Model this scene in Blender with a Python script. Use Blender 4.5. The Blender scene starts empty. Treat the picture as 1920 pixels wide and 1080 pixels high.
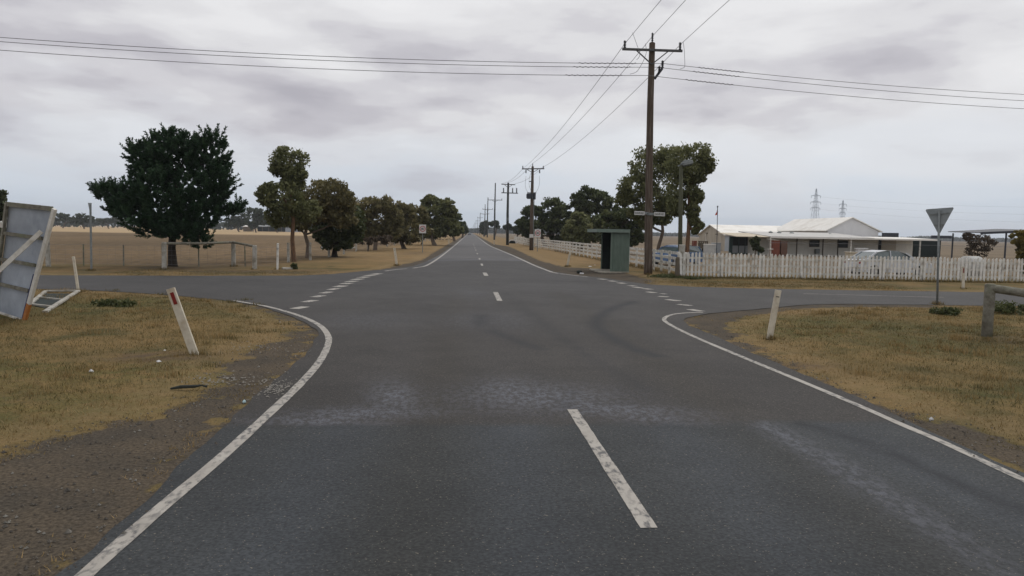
import bpy, bmesh, math, random
import numpy as np
from mathutils import Vector, Matrix
from mathutils.geometry import delaunay_2d_cdt
random.seed(7)
rng = np.random.default_rng(11)
scene = bpy.context.scene
COL = scene.collection
R = math.radians

# ------------------------------------------------------------------ camera
H = 2.0
F = 1350.0
ROLL, PITCH, YAW = R(1.0), R(4.41), R(3.37)
CM = Matrix.Rotation(-YAW, 3, 'Z') @ Matrix.Rotation(math.pi / 2 - PITCH, 3, 'X') @ Matrix.Rotation(ROLL, 3, 'Z')
cam_d = bpy.data.cameras.new('camera')
cam = bpy.data.objects.new('camera', cam_d)
COL.objects.link(cam)
cam.matrix_world = Matrix.Translation((0, 0, H)) @ CM.to_4x4()
cam_d.sensor_width = 36
cam_d.lens = 36 * F / 1920
cam_d.clip_start = 0.1
cam_d.clip_end = 12000
scene.camera = cam

def ray(px, py):
    return CM @ Vector(((px - 960) / F, (540 - py) / F, -1))
def G(px, py, z=0.0):
    d = ray(px, py); t = (z - H) / d.z
    return Vector((d.x * t, d.y * t, z))
def at(px, py, Y):
    d = ray(px, py); t = Y / d.y
    return Vector((d.x * t, Y, H + d.z * t))

# ------------------------------------------------------------------ sky, sun, exposure
world = bpy.data.worlds.new('World'); scene.world = world
world.use_nodes = True
nt = world.node_tree; nt.nodes.clear()
def N(t, **k):
    n = nt.nodes.new(t)
    for a, b in k.items(): setattr(n, a, b)
    return n
SUN_EL, SUN_ROT = R(52), R(35)
sky = N('ShaderNodeTexSky', sky_type='NISHITA', sun_disc=False, sun_elevation=SUN_EL, sun_rotation=SUN_ROT)
sky.dust_density = 2.0
L = nt.links.new
tc = N('ShaderNodeTexCoord')
sep = N('ShaderNodeSeparateXYZ'); L(tc.outputs['Generated'], sep.inputs[0])
def mth(op, a, b=None, clamp=False):
    n = N('ShaderNodeMath', operation=op, use_clamp=clamp)
    for i, v in enumerate((a, b)):
        if v is None: continue
        if isinstance(v, (int, float)): n.inputs[i].default_value = v
        else: L(v, n.inputs[i])
    return n.outputs[0]
zc = mth('MAXIMUM', sep.outputs[2], 0.0)
den = mth('ADD', mth('MULTIPLY', zc, 0.6), 0.55)
comb = N('ShaderNodeCombineXYZ')
L(mth('DIVIDE', sep.outputs[0], den), comb.inputs[0]); L(mth('DIVIDE', sep.outputs[1], den), comb.inputs[1])
L(mth('MULTIPLY', mth('POWER', zc, 0.8), 3.4), comb.inputs[2])
def noise(scale, detail, rough, dist=0.0, sc=(1, 1, 1), off=(0, 0, 0)):
    mp = N('ShaderNodeMapping'); mp.inputs['Scale'].default_value = sc; mp.inputs['Location'].default_value = off
    L(comb.outputs[0], mp.inputs[0])
    n = N('ShaderNodeTexNoise'); n.inputs['Scale'].default_value = scale; n.inputs['Detail'].default_value = detail
    n.inputs['Roughness'].default_value = rough; n.inputs['Distortion'].default_value = dist
    L(mp.outputs[0], n.inputs['Vector']); return n.outputs['Fac']
def ramp(fac, stops):
    r = N('ShaderNodeValToRGB'); r.color_ramp.interpolation = 'EASE'
    e = r.color_ramp.elements
    e[0].position, e[0].color = stops[0][0], (*stops[0][1], 1)
    e[1].position, e[1].color = stops[-1][0], (*stops[-1][1], 1)
    for p, c in stops[1:-1]:
        x = e.new(p); x.color = (*c, 1)
    L(fac, r.inputs[0]); return r.outputs[0]
def mix(fac, a, b, typ='MIX'):
    m = N('ShaderNodeMix', data_type='RGBA', blend_type=typ)
    if isinstance(fac, (int, float)): m.inputs[0].default_value = fac
    else: L(fac, m.inputs[0])
    for i, v in ((6, a), (7, b)):
        if isinstance(v, tuple): m.inputs[i].default_value = (*v, 1)
        else: L(v, m.inputs[i])
    return m.outputs[2]
big = noise(1.35, 3, 0.5, 0.3, (1, 1, 1.25), (3.1, 1.7, 0))
med = noise(3.6, 8, 0.52, 0.1, (1, 1, 1.35), (7.7, 2.2, 0))
cf = mth('ADD', mth('ADD', mth('MULTIPLY', big, 0.55), mth('MULTIPLY', med, 0.45)), mth('MULTIPLY', sep.outputs[0], -0.06))
cl = ramp(cf, [(0.34, (0.84, 0.84, 0.85)), (0.44, (0.775, 0.775, 0.79)), (0.51, (0.70, 0.698, 0.718)), (0.555, (0.615, 0.608, 0.64)), (0.61, (0.52, 0.51, 0.55)), (0.68, (0.43, 0.42, 0.465))])
skyc = mix(0.10, (0.46, 0.55, 0.67), sky.outputs[0])       # thin pale blue air between the clouds
cover = ramp(mth('ADD', zc, mth('MULTIPLY', mth('SUBTRACT', med, 0.5), 0.16)),
             [(0.0, (0.05, 0.05, 0.05)), (0.04, (0.28, 0.28, 0.28)), (0.10, (0.72, 0.72, 0.72)), (0.17, (1, 1, 1))])
base_sky = N('ShaderNodeRGB'); base_sky.outputs[0].default_value = (0.585, 0.66, 0.755, 1)
scaled = N('ShaderNodeVectorMath', operation='SCALE'); L(sky.outputs[0], scaled.inputs[0]); scaled.inputs['Scale'].default_value = 0.06
air = mix(0.06, base_sky.outputs[0], scaled.outputs[0])
fin = mix(cover, air, cl)
bg = N('ShaderNodeBackground'); bg.inputs[1].default_value = 1.06
L(fin, bg.inputs[0])
wo = N('ShaderNodeOutputWorld'); L(bg.outputs[0], wo.inputs[0])

sd_ = bpy.data.lights.new('sun', 'SUN'); sd_.energy = 1.2; sd_.angle = R(14); sd_.color = (1, 0.96, 0.9)
sun = bpy.data.objects.new('sun', sd_); COL.objects.link(sun)
sdir = Vector((math.sin(SUN_ROT) * math.cos(SUN_EL), math.cos(SUN_ROT) * math.cos(SUN_EL), math.sin(SUN_EL)))
sun.rotation_euler = sdir.to_track_quat('Z', 'Y').to_euler(); sun.location = (0, 0, 60)
scene.view_settings.view_transform = 'Standard'; scene.view_settings.look = 'None'
scene.view_settings.exposure = 0.0; scene.view_settings.gamma = 1.0
scene.cycles.max_bounces = 5; scene.cycles.volume_bounces = 0

# ------------------------------------------------------------------ materials
def sock(m, v, a, b, n2=None): pass
def mat(name, c1, c2=None, scale=8, rough=0.8, bump=0.0, bscale=40, metal=0.0, stretch=(1, 1, 1), lo=0.35, hi=0.65, spec=0.3, detail=5, c3=None, s3=2.0):
    m = bpy.data.materials.new(name); m.use_nodes = True
    t = m.node_tree; b = t.nodes['Principled BSDF']
    b.inputs['Roughness'].default_value = rough; b.inputs['Metallic'].default_value = metal
    b.inputs['Specular IOR Level'].default_value = spec
    c2 = c2 or tuple(x * 0.85 for x in c1)
    co = t.nodes.new('ShaderNodeTexCoord'); mp = t.nodes.new('ShaderNodeMapping'); mp.inputs['Scale'].default_value = stretch
    t.links.new(co.outputs['Object'], mp.inputs[0])
    n = t.nodes.new('ShaderNodeTexNoise'); n.inputs['Scale'].default_value = scale; n.inputs['Detail'].default_value = detail
    n.inputs['Roughness'].default_value = 0.65
    t.links.new(mp.outputs[0], n.inputs['Vector'])
    r = t.nodes.new('ShaderNodeValToRGB'); e = r.color_ramp.elements
    e[0].position, e[0].color = lo, (*c1, 1); e[1].position, e[1].color = hi, (*c2, 1)
    t.links.new(n.outputs['Fac'], r.inputs[0]); out = r.outputs[0]
    if c3:
        n3 = t.nodes.new('ShaderNodeTexNoise'); n3.inputs['Scale'].default_value = s3; n3.inputs['Detail'].default_value = 4
        t.links.new(mp.outputs[0], n3.inputs['Vector'])
        r3 = t.nodes.new('ShaderNodeValToRGB'); r3.color_ramp.elements[0].position = .5; r3.color_ramp.elements[1].position = .68
        t.links.new(n3.outputs['Fac'], r3.inputs[0])
        mx = t.nodes.new('ShaderNodeMix'); mx.data_type = 'RGBA'; t.links.new(r3.outputs[0], mx.inputs[0])
        t.links.new(out, mx.inputs[6]); mx.inputs[7].default_value = (*c3, 1); out = mx.outputs[2]
    t.links.new(out, b.inputs['Base Color'])
    if bump:
        n2 = t.nodes.new('ShaderNodeTexNoise'); n2.inputs['Scale'].default_value = bscale; n2.inputs['Detail'].default_value = 4
        t.links.new(mp.outputs[0], n2.inputs['Vector'])
        bp = t.nodes.new('ShaderNodeBump'); bp.inputs['Strength'].default_value = bump; bp.inputs['Distance'].default_value = 0.02
        t.links.new(n2.outputs['Fac'], bp.inputs['Height']); t.links.new(bp.outputs[0], b.inputs['Normal'])
    return m
M = {}
M['wood_pole'] = mat('weathered pole timber', (0.115, 0.085, 0.062), (0.055, 0.04, 0.03), 6, 0.9, 0.6, 30, stretch=(6, 6, 0.35), c3=(0.17, 0.14, 0.115), s3=3)
M['wood_grey'] = mat('grey weathered timber', (0.24, 0.23, 0.19), (0.12, 0.11, 0.085), 7, 0.9, 0.5, 30, stretch=(1, 1, 1), c3=(0.15, 0.16, 0.10), s3=2)
M['wood_green'] = mat('greenish treated pole', (0.10, 0.105, 0.065), (0.06, 0.06, 0.04), 6, 0.9, 0.4, 30, stretch=(5, 5, .4))
M['pole_far'] = mat('far pole timber', (0.07, 0.075, 0.07), (0.045, 0.05, 0.05), 4, 0.9)
M['arm'] = mat('crossarm timber', (0.12, 0.12, 0.12), (0.07, 0.07, 0.07), 8, 0.8)
M['porcelain'] = mat('brown porcelain', (0.045, 0.045, 0.05), (0.03, 0.03, 0.035), 8, 0.4)
M['wire'] = mat('aluminium wire', (0.20, 0.20, 0.21), (0.15, 0.15, 0.16), 8, 0.6)
M['paint'] = mat('white fence paint', (0.72, 0.71, 0.66), (0.56, 0.545, 0.50), 5, 0.75, 0.2, 40, c3=(0.33, 0.30, 0.25), s3=3.5)
M['paint2'] = mat('flaking picket paint', (0.66, 0.645, 0.60), (0.54, 0.52, 0.47), 7, 0.8, 0.2, 40, c3=(0.40, 0.375, 0.32), s3=4)
M['paint3'] = mat('bright picket paint', (0.79, 0.775, 0.73), (0.66, 0.645, 0.60), 7, 0.75, 0.2, 40, c3=(0.58, 0.55, 0.49), s3=4)
M['post_white'] = mat('guide post plastic', (0.62, 0.57, 0.46), (0.50, 0.45, 0.36), 5, 0.55, 0.05, 30, c3=(0.40, 0.33, 0.24), s3=4)
M['red_ref'] = mat('red reflector', (0.22, 0.02, 0.015), (0.15, 0.012, 0.01), 60, 0.35)
M['white_ref'] = mat('clear reflector', (0.6, 0.6, 0.6), None, 60, 0.3)
M['galv'] = mat('galvanised steel', (0.25, 0.27, 0.27), (0.17, 0.185, 0.185), 12, 0.55, metal=0.3)
M['sign_back'] = mat('aluminium sign back', (0.30, 0.33, 0.34), (0.24, 0.265, 0.275), 4, 0.5, metal=0.3)
M['sheet'] = mat('pale galvanised sheet', (0.37, 0.41, 0.46), (0.27, 0.30, 0.35), 1.8, 0.55, c3=(0.22, 0.25, 0.29), s3=1.2, metal=0.1)
M['sign_white'] = mat('sign face white', (0.62, 0.62, 0.60), (0.54, 0.54, 0.52), 10, 0.5)
M['sign_red'] = mat('sign ring red', (0.40, 0.05, 0.06), None, 10, 0.5)
M['black'] = mat('black lettering', (0.02, 0.02, 0.022), None, 10, 0.6)
M['blue_edge'] = mat('blue board edge', (0.02, 0.03, 0.10), None, 10, 0.6)
M['orange_edge'] = mat('orange board edge', (0.42, 0.16, 0.04), None, 10, 0.6)
M['green_tin'] = mat('green painted tin', (0.140, 0.185, 0.150), (0.105, 0.142, 0.115), 2.5, 0.6, stretch=(1, 1, .4), c3=(0.17, 0.215, 0.18), s3=1.5)
M['green_roof'] = mat('green roof fascia', (0.185, 0.235, 0.20), (0.155, 0.20, 0.17), 4, 0.6)
M['shade_in'] = mat('dark inner shade', (0.02, 0.03, 0.027), (0.015, 0.02, 0.02), 4, 0.9)  # near-black that paints shade into open interiors
M['concrete'] = mat('concrete', (0.36, 0.33, 0.27), (0.24, 0.22, 0.18), 6, 0.9, 0.3, 40)
M['gatepost'] = mat('weathered white gatepost', (0.42, 0.41, 0.37), (0.28, 0.26, 0.22), 5, 0.85, 0.3, 30, c3=(0.2, 0.18, 0.14), s3=3)
M['old_wood'] = mat('brown old post', (0.16, 0.135, 0.10), (0.10, 0.08, 0.06), 6, 0.9, 0.4, 30, stretch=(4, 4, .5))
M['roof_white'] = mat('white sheet roof', (0.80, 0.78, 0.73), (0.70, 0.68, 0.63), 1.0, 0.5, c3=(0.64, 0.61, 0.55), s3=.5)
M['roof_grey'] = mat('grey verandah roof', (0.50, 0.49, 0.47), (0.40, 0.39, 0.37), 1.5, 0.6)
M['roof_cream'] = mat('cream awning', (0.55, 0.48, 0.36), (0.46, 0.40, 0.30), 1.5, 0.7)
M['clad'] = mat('cream weathered cladding', (0.50, 0.45, 0.37), (0.42, 0.375, 0.30), 1.2, 0.8, stretch=(1, 1, .3))
M['clad_white'] = mat('white gable cladding', (0.66, 0.66, 0.67), (0.60, 0.60, 0.61), 1.2, 0.8, stretch=(1, 1, .3))
M['wall_grey'] = mat('grey house wall', (0.74, 0.72, 0.66), (0.64, 0.62, 0.56), 1.2, 0.8, stretch=(1, 1, .3))
M['wall_blue'] = mat('pale blue wall', (0.44, 0.47, 0.50), (0.38, 0.41, 0.44), 1.2, 0.8)
M['teal'] = mat('teal frames', (0.06, 0.10, 0.10), None, 4, 0.6)
M['glass'] = mat('dark window glass', (0.02, 0.025, 0.028), (0.035, 0.04, 0.045), 1.0, 0.4, spec=0.3)
M['rust'] = mat('rusty red tank', (0.20, 0.06, 0.035), (0.14, 0.045, 0.03), 3, 0.7)
M['rust2'] = mat('brown tank', (0.14, 0.075, 0.05), (0.10, 0.055, 0.04), 3, 0.7)
M['flag'] = mat('red flag cloth', (0.55, 0.10, 0.06), (0.4, 0.07, 0.05), 4, 0.8)
M['lead'] = mat('grey stone block', (0.5, 0.5, 0.48), (0.40, 0.40, 0.38), 3, 0.8)
M['steel_dark'] = mat('dark steel', (0.05, 0.055, 0.07), (0.035, 0.04, 0.05), 6, 0.6)
M['pylon'] = mat('pylon steel', (0.30, 0.34, 0.39), (0.25, 0.29, 0.34), 2, 0.6)
M['car_blue'] = mat('blue car paint', (0.07, 0.13, 0.24), (0.06, 0.11, 0.21), 2, 0.25, spec=0.5)
M['car_white'] = mat('white car paint', (0.55, 0.57, 0.60), (0.50, 0.52, 0.55), 2, 0.3, spec=0.5)
M['car_glass'] = mat('car glass', (0.06, 0.085, 0.09), (0.10, 0.13, 0.13), 3, 0.08, spec=0.8)
M['tyre'] = mat('tyre rubber', (0.02, 0.02, 0.02), None, 10, 0.9)
M['rim'] = mat('alloy rim', (0.35, 0.35, 0.36), None, 10, 0.4, metal=0.6)
M['lamp_red'] = mat('tail lamp', (0.35, 0.02, 0.02), None, 10, 0.3)
M['lamp_clear'] = mat('head lamp glass', (0.6, 0.6, 0.58), None, 10, 0.2)
M['bark_dark'] = mat('dark pine bark', (0.035, 0.027, 0.02), (0.02, 0.016, 0.012), 6, 0.95, 0.6, 20)
M['bark'] = mat('gum bark', (0.16, 0.125, 0.095), (0.08, 0.06, 0.045), 4, 0.9, 0.4, 20, stretch=(3, 3, .5))
M['bark_rust'] = mat('rusty gum bark', (0.19, 0.105, 0.055), (0.07, 0.045, 0.03), 4, 0.9, 0.4, 20, stretch=(3, 3, .8))
M['litter'] = mat('white litter', (0.62, 0.62, 0.62), None, 10, 0.6)
M['litter_blue'] = mat('pale blue litter', (0.38, 0.52, 0.55), None, 10, 0.5)
M['rubber'] = mat('torn black rubber', (0.03, 0.035, 0.03), None, 20, 0.8)

def leafmat(name, c1, c2, c3):
    m = bpy.data.materials.new(name); m.use_nodes = True; t = m.node_tree; b = t.nodes['Principled BSDF']
    a = t.nodes.new('ShaderNodeAttribute'); a.attribute_name = 'tone'
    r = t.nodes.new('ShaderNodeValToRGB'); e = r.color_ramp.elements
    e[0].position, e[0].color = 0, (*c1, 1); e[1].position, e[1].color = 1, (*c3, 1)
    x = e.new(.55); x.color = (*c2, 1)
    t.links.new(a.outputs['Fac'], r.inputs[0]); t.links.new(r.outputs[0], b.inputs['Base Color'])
    b.inputs['Roughness'].default_value = 0.6; b.inputs['Specular IOR Level'].default_value = 0.25
    tr = t.nodes.new('ShaderNodeBsdfTranslucent'); t.links.new(r.outputs[0], tr.inputs[0]); ms = t.nodes.new('ShaderNodeMixShader'); ms.inputs[0].default_value = .12 if 'pine' in name else .32
    t.links.new(b.outputs[0], ms.inputs[1]); t.links.new(tr.outputs[0], ms.inputs[2]); t.links.new(ms.outputs[0], t.nodes['Material Output'].inputs[0])
    return m
M['leaf_pine'] = leafmat('pine needles', (0.016, 0.036, 0.017), (0.029, 0.064, 0.029), (0.052, 0.098, 0.040))
M['leaf_gum'] = leafmat('gum leaves', (0.075, 0.085, 0.035), (0.145, 0.155, 0.065), (0.24, 0.24, 0.11))
M['leaf_gum2'] = leafmat('brownish gum leaves', (0.085, 0.080, 0.035), (0.155, 0.14, 0.062), (0.25, 0.21, 0.10))
M['leaf_dark'] = leafmat('dense dark leaves', (0.036, 0.050, 0.020), (0.068, 0.085, 0.033), (0.12, 0.135, 0.055))
M['leaf_far'] = leafmat('far leaves', (0.035, 0.05, 0.03), (0.055, 0.072, 0.04), (0.085, 0.10, 0.055))
M['leaf_yel'] = leafmat('yellowing leaves', (0.06, 0.055, 0.012), (0.15, 0.12, 0.025), (0.23, 0.17, 0.04))
M['leaf_twig'] = leafmat('dry twiggy leaves', (0.06, 0.045, 0.03), (0.095, 0.072, 0.05), (0.13, 0.10, 0.07))
M['leaf_drygrass'] = leafmat('dry bush', (0.09, 0.07, 0.045), (0.14, 0.10, 0.06), (0.20, 0.14, 0.08))
M['leaf_shrub'] = leafmat('green weeds', (0.045, 0.055, 0.02), (0.08, 0.095, 0.035), (0.14, 0.14, 0.06))
M['blades'] = leafmat('dry grass blades', (0.095, 0.084, 0.032), (0.185, 0.132, 0.052), (0.36, 0.25, 0.115))

# ------------------------------------------------------------------ mesh helpers
class MB:
    def __init__(s): s.v = []; s.f = []; s.n = 0
    def add(s, vs, fs):
        s.v += [tuple(x) for x in vs]; s.f += [tuple(i + s.n for i in f) for f in fs]; s.n += len(vs)
    def box(s, c, size, M3=None):
        x, y, z = (a / 2 for a in size); c = Vector(c)
        vs = [Vector((sx * x, sy * y, sz * z)) for sx in (-1, 1) for sy in (-1, 1) for sz in (-1, 1)]
        if M3 is not None: vs = [M3 @ v for v in vs]
        s.add([v + c for v in vs], [(0, 1, 3, 2), (4, 6, 7, 5), (0, 4, 5, 1), (2, 3, 7, 6), (0, 2, 6, 4), (1, 5, 7, 3)])
        return s
    def bbox(s, a, b): return s.box([(a[i] + b[i]) / 2 for i in range(3)], [abs(b[i] - a[i]) for i in range(3)])
    def tube(s, pts, rad, seg=8, cap=True):
        pts = [Vector(p) for p in pts]
        if isinstance(rad, (int, float)): rad = [rad] * len(pts)
        rings = []; up = None
        for i, p in enumerate(pts):
            d = (pts[min(i + 1, len(pts) - 1)] - pts[max(i - 1, 0)])
            d = d.normalized() if d.length > 1e-9 else Vector((0, 0, 1))
            if up is None: up = Vector((1, 0, 0)) if abs(d.x) < .8 else Vector((0, 1, 0))
            a = d.cross(up).normalized(); b = d.cross(a).normalized(); up = -d.cross(a).cross(d) if False else up
            rings.append([p + (a * math.cos(2 * math.pi * k / seg) + b * math.sin(2 * math.pi * k / seg)) * rad[i] for k in range(seg)])
        vs = [v for r_ in rings for v in r_]; fs = []
        for i in range(len(pts) - 1):
            for k in range(seg):
                k2 = (k + 1) % seg
                fs.append((i * seg + k, i * seg + k2, (i + 1) * seg + k2, (i + 1) * seg + k))
        if cap: fs.append(tuple(range(seg - 1, -1, -1))); fs.append(tuple((len(pts) - 1) * seg + k for k in range(seg)))
        s.add(vs, fs); return s
    def bar(s, a, b, w, h):
        a = Vector(a); b = Vector(b); d = (b - a); l = d.length; d.normalize()
        up = Vector((0, 0, 1)) if abs(d.z) < .95 else Vector((0, 1, 0))
        sx = d.cross(up).normalized(); u = sx.cross(d).normalized()
        m = Matrix((d, sx, u)).transposed()
        return s.box((a + b) / 2, (l, w, h), m)
    def prism(s, poly, axis, a, b):
        # poly: list of 2D pts; axis 'x' -> poly in (y,z); 'y' -> (x,z); 'z' -> (x,y)
        def mk(p, t):
            return {'x': (t, p[0], p[1]), 'y': (p[0], t, p[1]), 'z': (p[0], p[1], t)}[axis]
        n = len(poly); vs = [mk(p, a) for p in poly] + [mk(p, b) for p in poly]
        fs = [tuple(range(n)), tuple(range(2 * n - 1, n - 1, -1))] + [(i, i + n, (i + 1) % n + n, (i + 1) % n) for i in range(n)]
        s.add(vs, fs); return s
    def quad(s, *p): s.add(p, [tuple(range(len(p)))]); return s
    def slab(s, p, t):
        # four 3D corners and a thickness vector
        p = [Vector(q) for q in p]; t = Vector(t); n = len(p)
        s.add(p + [q + t for q in p], [tuple(range(n)), tuple(range(2 * n - 1, n - 1, -1))] + [(i, i + n, (i + 1) % n + n, (i + 1) % n) for i in range(n)])
        return s
    def disc(s, c, r, y0, y1, seg=24): # short cylinder along Y
        return s.tube([(c[0], y0, c[1]), (c[0], y1, c[1])], r, seg)
    def build(s, name, m, parent=None, smooth=False, loc=None, bevel=0):
        me = bpy.data.meshes.new(name); me.from_pydata(s.v, [], s.f)
        bm = bmesh.new(); bm.from_mesh(me); bmesh.ops.recalc_face_normals(bm, faces=bm.faces)
        if bevel: bmesh.ops.bevel(bm, geom=bm.edges[:], offset=bevel, segments=1, affect='EDGES')
        bm.to_mesh(me); bm.free()
        if smooth:
            for p in me.polygons: p.use_smooth = True
        me.materials.append(m if not isinstance(m, str) else M[m])
        o = bpy.data.objects.new(name, me); COL.objects.link(o)
        if parent: 
            o.parent = parent
            o.matrix_parent_inverse = Matrix.Translation(parent.location).inverted() if True else Matrix()
        return o
def tag(o, label=None, cat=None, group=None, kind=None):
    if label: o['label'] = label
    if cat: o['category'] = cat
    if group: o['group'] = group
    if kind: o['kind'] = kind
    return o
def empty(name, loc, label, cat, group=None):
    o = bpy.data.objects.new(name, None); COL.objects.link(o); o.location = loc; o.empty_display_size = 0.2
    return tag(o, label, cat, group)
def kids(o): return [c for c in bpy.data.objects if c.parent == o]
def copy_tree(o, parent=None):
    c = o.copy(); COL.objects.link(c)
    if parent is not None: c.parent = parent
    for ch in kids(o): copy_tree(ch, c)
    return c
# parts are built in coordinates LOCAL to their thing when local=True
def part(mb, name, m, parent, **k):
    o = mb.build(name, m, None, **k); o.parent = parent; return o
def quads_mesh(name, V, tone, m, nside=4):
    n = len(V) // nside
    me = bpy.data.meshes.new(name)
    me.vertices.add(len(V)); me.vertices.foreach_set('co', np.asarray(V, dtype=np.float32).ravel())
    me.loops.add(n * nside); me.loops.foreach_set('vertex_index', np.arange(n * nside, dtype=np.int32))
    me.polygons.add(n)
    me.polygons.foreach_set('loop_start', np.arange(0, n * nside, nside, dtype=np.int32))
    me.polygons.foreach_set('loop_total', np.full(n, nside, dtype=np.int32))
    me.update(calc_edges=True)
    a = me.attributes.new('tone', 'FLOAT', 'FACE'); a.data.foreach_set('value', np.asarray(tone, dtype=np.float32))
    me.materials.append(m if not isinstance(m, str) else M[m])
    o = bpy.data.objects.new(name, me); COL.objects.link(o)
    return o

# value noise
_tab = rng.random((256, 256))
def vnoise(x, y):
    xi = np.floor(x).astype(int); yi = np.floor(y).astype(int); fx = x - xi; fy = y - yi
    fx = fx * fx * (3 - 2 * fx); fy = fy * fy * (3 - 2 * fy)
    a = _tab[xi % 256, yi % 256]; b = _tab[(xi + 1) % 256, yi % 256]; c = _tab[xi % 256, (yi + 1) % 256]; d = _tab[(xi + 1) % 256, (yi + 1) % 256]
    return (a * (1 - fx) + b * fx) * (1 - fy) + (c * (1 - fx) + d * fx) * fy
def fbm(x, y, o=4):
    s = 0; a = .5; t = 0
    for i in range(o):
        s = s + a * vnoise(x * 2 ** i + 17 * i, y * 2 ** i + 31 * i); t += a; a *= .5
    return s / t
def seg_dist(P, poly, closed=True):
    n = len(poly); best = np.full(len(P), 1e9)
    for i in range(n if closed else n - 1):
        a = np.array(poly[i]); b = np.array(poly[(i + 1) % n]); ab = b - a; l = (ab @ ab) or 1e-9
        t = np.clip(((P - a) @ ab) / l, 0, 1); q = a + t[:, None] * ab
        best = np.minimum(best, np.hypot(*(P - q).T))
    return best
def inside(P, poly):
    n = len(poly); r = np.zeros(len(P), bool)
    for i in range(n):
        x1, y1 = poly[i]; x2, y2 = poly[(i + 1) % n]
        c = ((y1 > P[:, 1]) != (y2 > P[:, 1]))
        with np.errstate(divide='ignore', invalid='ignore'):
            xx = (x2 - x1) * (P[:, 1] - y1) / ((y2 - y1) or 1e-12) + x1
        r ^= c & (P[:, 0] < xx)
    return r
def sdist(P, poly): # positive inside
    d = seg_dist(P, poly); return np.where(inside(P, poly), d, -d)
def g2(px, py): v = G(px, py); return (v.x, v.y)
def smooth_line(pts, n=6):
    # Catmull-Rom through 2D points
    out = []; P = [np.array(p, float) for p in pts]; P = [2 * P[0] - P[1]] + P + [2 * P[-1] - P[-2]]
    for i in range(1, len(P) - 2):
        for k in range(n):
            t = k / n
            out.append(tuple(.5 * ((2 * P[i]) + (-P[i - 1] + P[i + 1]) * t + (2 * P[i - 1] - 5 * P[i] + 4 * P[i + 1] - P[i + 2]) * t * t + (-P[i - 1] + 3 * P[i] - 3 * P[i + 1] + P[i + 2]) * t ** 3)))
    out.append(tuple(P[-2])); return out

# ------------------------------------------------------------------ road outline (world metres)
left_near = smooth_line([g2(*p) for p in [(60, 1118), (140, 1050), (232, 975), (300, 912), (353, 862), (410, 806), (467, 756), (512, 715), (550, 684), (580, 655), (596, 634), (590, 617), (560, 600), (500, 578), (433, 565), (333, 555), (200, 546), (100, 543)]], 4)
ln_end = left_near[-1]
d0 = np.array(g2(40, 542)) - np.array(g2(200, 546)); d0 = d0 / np.linalg.norm(d0)
left_far = [g2(100, 516.5), g2(250, 517), g2(400, 517.3), g2(560, 517), g2(625, 514), g2(682, 508.5), g2(735, 504), g2(775, 499), g2(797, 491), g2(821, 480), (-2.5, 78), (-2.45, 120), (-2.45, 3500)]
right_far = [(3.0, 3500), (3.0, 130), (3.05, 95), g2(922, 461.5), g2(943, 470), g2(964, 478.5), g2(1000, 494.5), g2(1040, 510), g2(1075, 515.5), g2(1130, 521), g2(1170, 527), g2(1215, 533.5), g2(1300, 538), g2(1400, 541), g2(1600, 544.5), g2(1920, 549)]
right_near = [g2(1920, 574.5), g2(1758, 572), g2(1565, 570), g2(1504, 572), g2(1411, 581), g2(1330, 588)] + smooth_line([g2(*p) for p in [(1290, 596), (1282, 604), (1310, 618), (1353, 636), (1411, 662), (1500, 700), (1613, 748), (1747, 812), (1860, 862), (2000, 930)]], 4)
rl = np.array(right_near[-1])
road_poly = ([(ln_end[0] * 0 - 3.2, -8), (-2.9, 2.4)] + left_near + [tuple(np.array(ln_end) + d0 * 70)] +
             [tuple(np.array(left_far[0]) + d0 * 70)] + left_far + right_far +
             [(90, right_far[-1][1] + 5.5), (90, right_near[0][1] + 5.5)] + right_near + [(7.0, 2.0), (7.2, -8)])
ROADP = [tuple(map(float, p)) for p in road_poly]

def dens(poly, step):
    out = []
    n = len(poly)
    for i in range(n):
        a = np.array(poly[i]); b = np.array(poly[(i + 1) % n]); l = np.linalg.norm(b - a)
        dist = max(2.0, min(a[1], b[1]))
        k = int(max(1, min(60, l / (step * max(1, dist / 10)))))
        for j in range(k): out.append(a + (b - a) * j / k)
    return [tuple(p) for p in out]
outer = dens(ROADP, 0.22)
oa = np.array(outer)
# ragged edge
jit = (fbm(oa[:, 0] * 2.3 + 50, oa[:, 1] * 2.3 + 50, 3) - .5) * 0.16 * (oa[:, 1] < 60)
nx = np.roll(oa, -1, 0) - np.roll(oa, 1, 0); nx = np.stack([nx[:, 1], -nx[:, 0]], 1); nx /= np.maximum(np.linalg.norm(nx, axis=1), 1e-9)[:, None]
oa = oa + nx * jit[:, None]
pts = []
def gridpts(x0, x1, y0, y1, s):
    xs = np.arange(x0, x1, s); ys = np.arange(y0, y1, s)
    g = np.stack(np.meshgrid(xs, ys), -1).reshape(-1, 2) + rng.uniform(-.3, .3, (len(xs) * len(ys), 2)) * s
    return g
gp = np.concatenate([gridpts(-4, 9, 1.5, 14, .16), gridpts(1.5, 8.5, 14, 24, .14), gridpts(-12, 1.4, 14, 24, .24), gridpts(8.6, 13, 14, 24, .3), gridpts(-24, 30, 24, 60, .8)])
gp = gp[inside(gp, ROADP)]; gp = gp[seg_dist(gp, [tuple(p) for p in oa]) > 0.12]
allp = [Vector(p) for p in oa] + [Vector(p) for p in gp]
nb = len(oa)
res = delaunay_2d_cdt(allp, [(i, (i + 1) % nb) for i in range(nb)], [], 1, 1e-4)
rv = np.array([(v.x, v.y) for v in res[0]]); rf = res[2]
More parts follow.
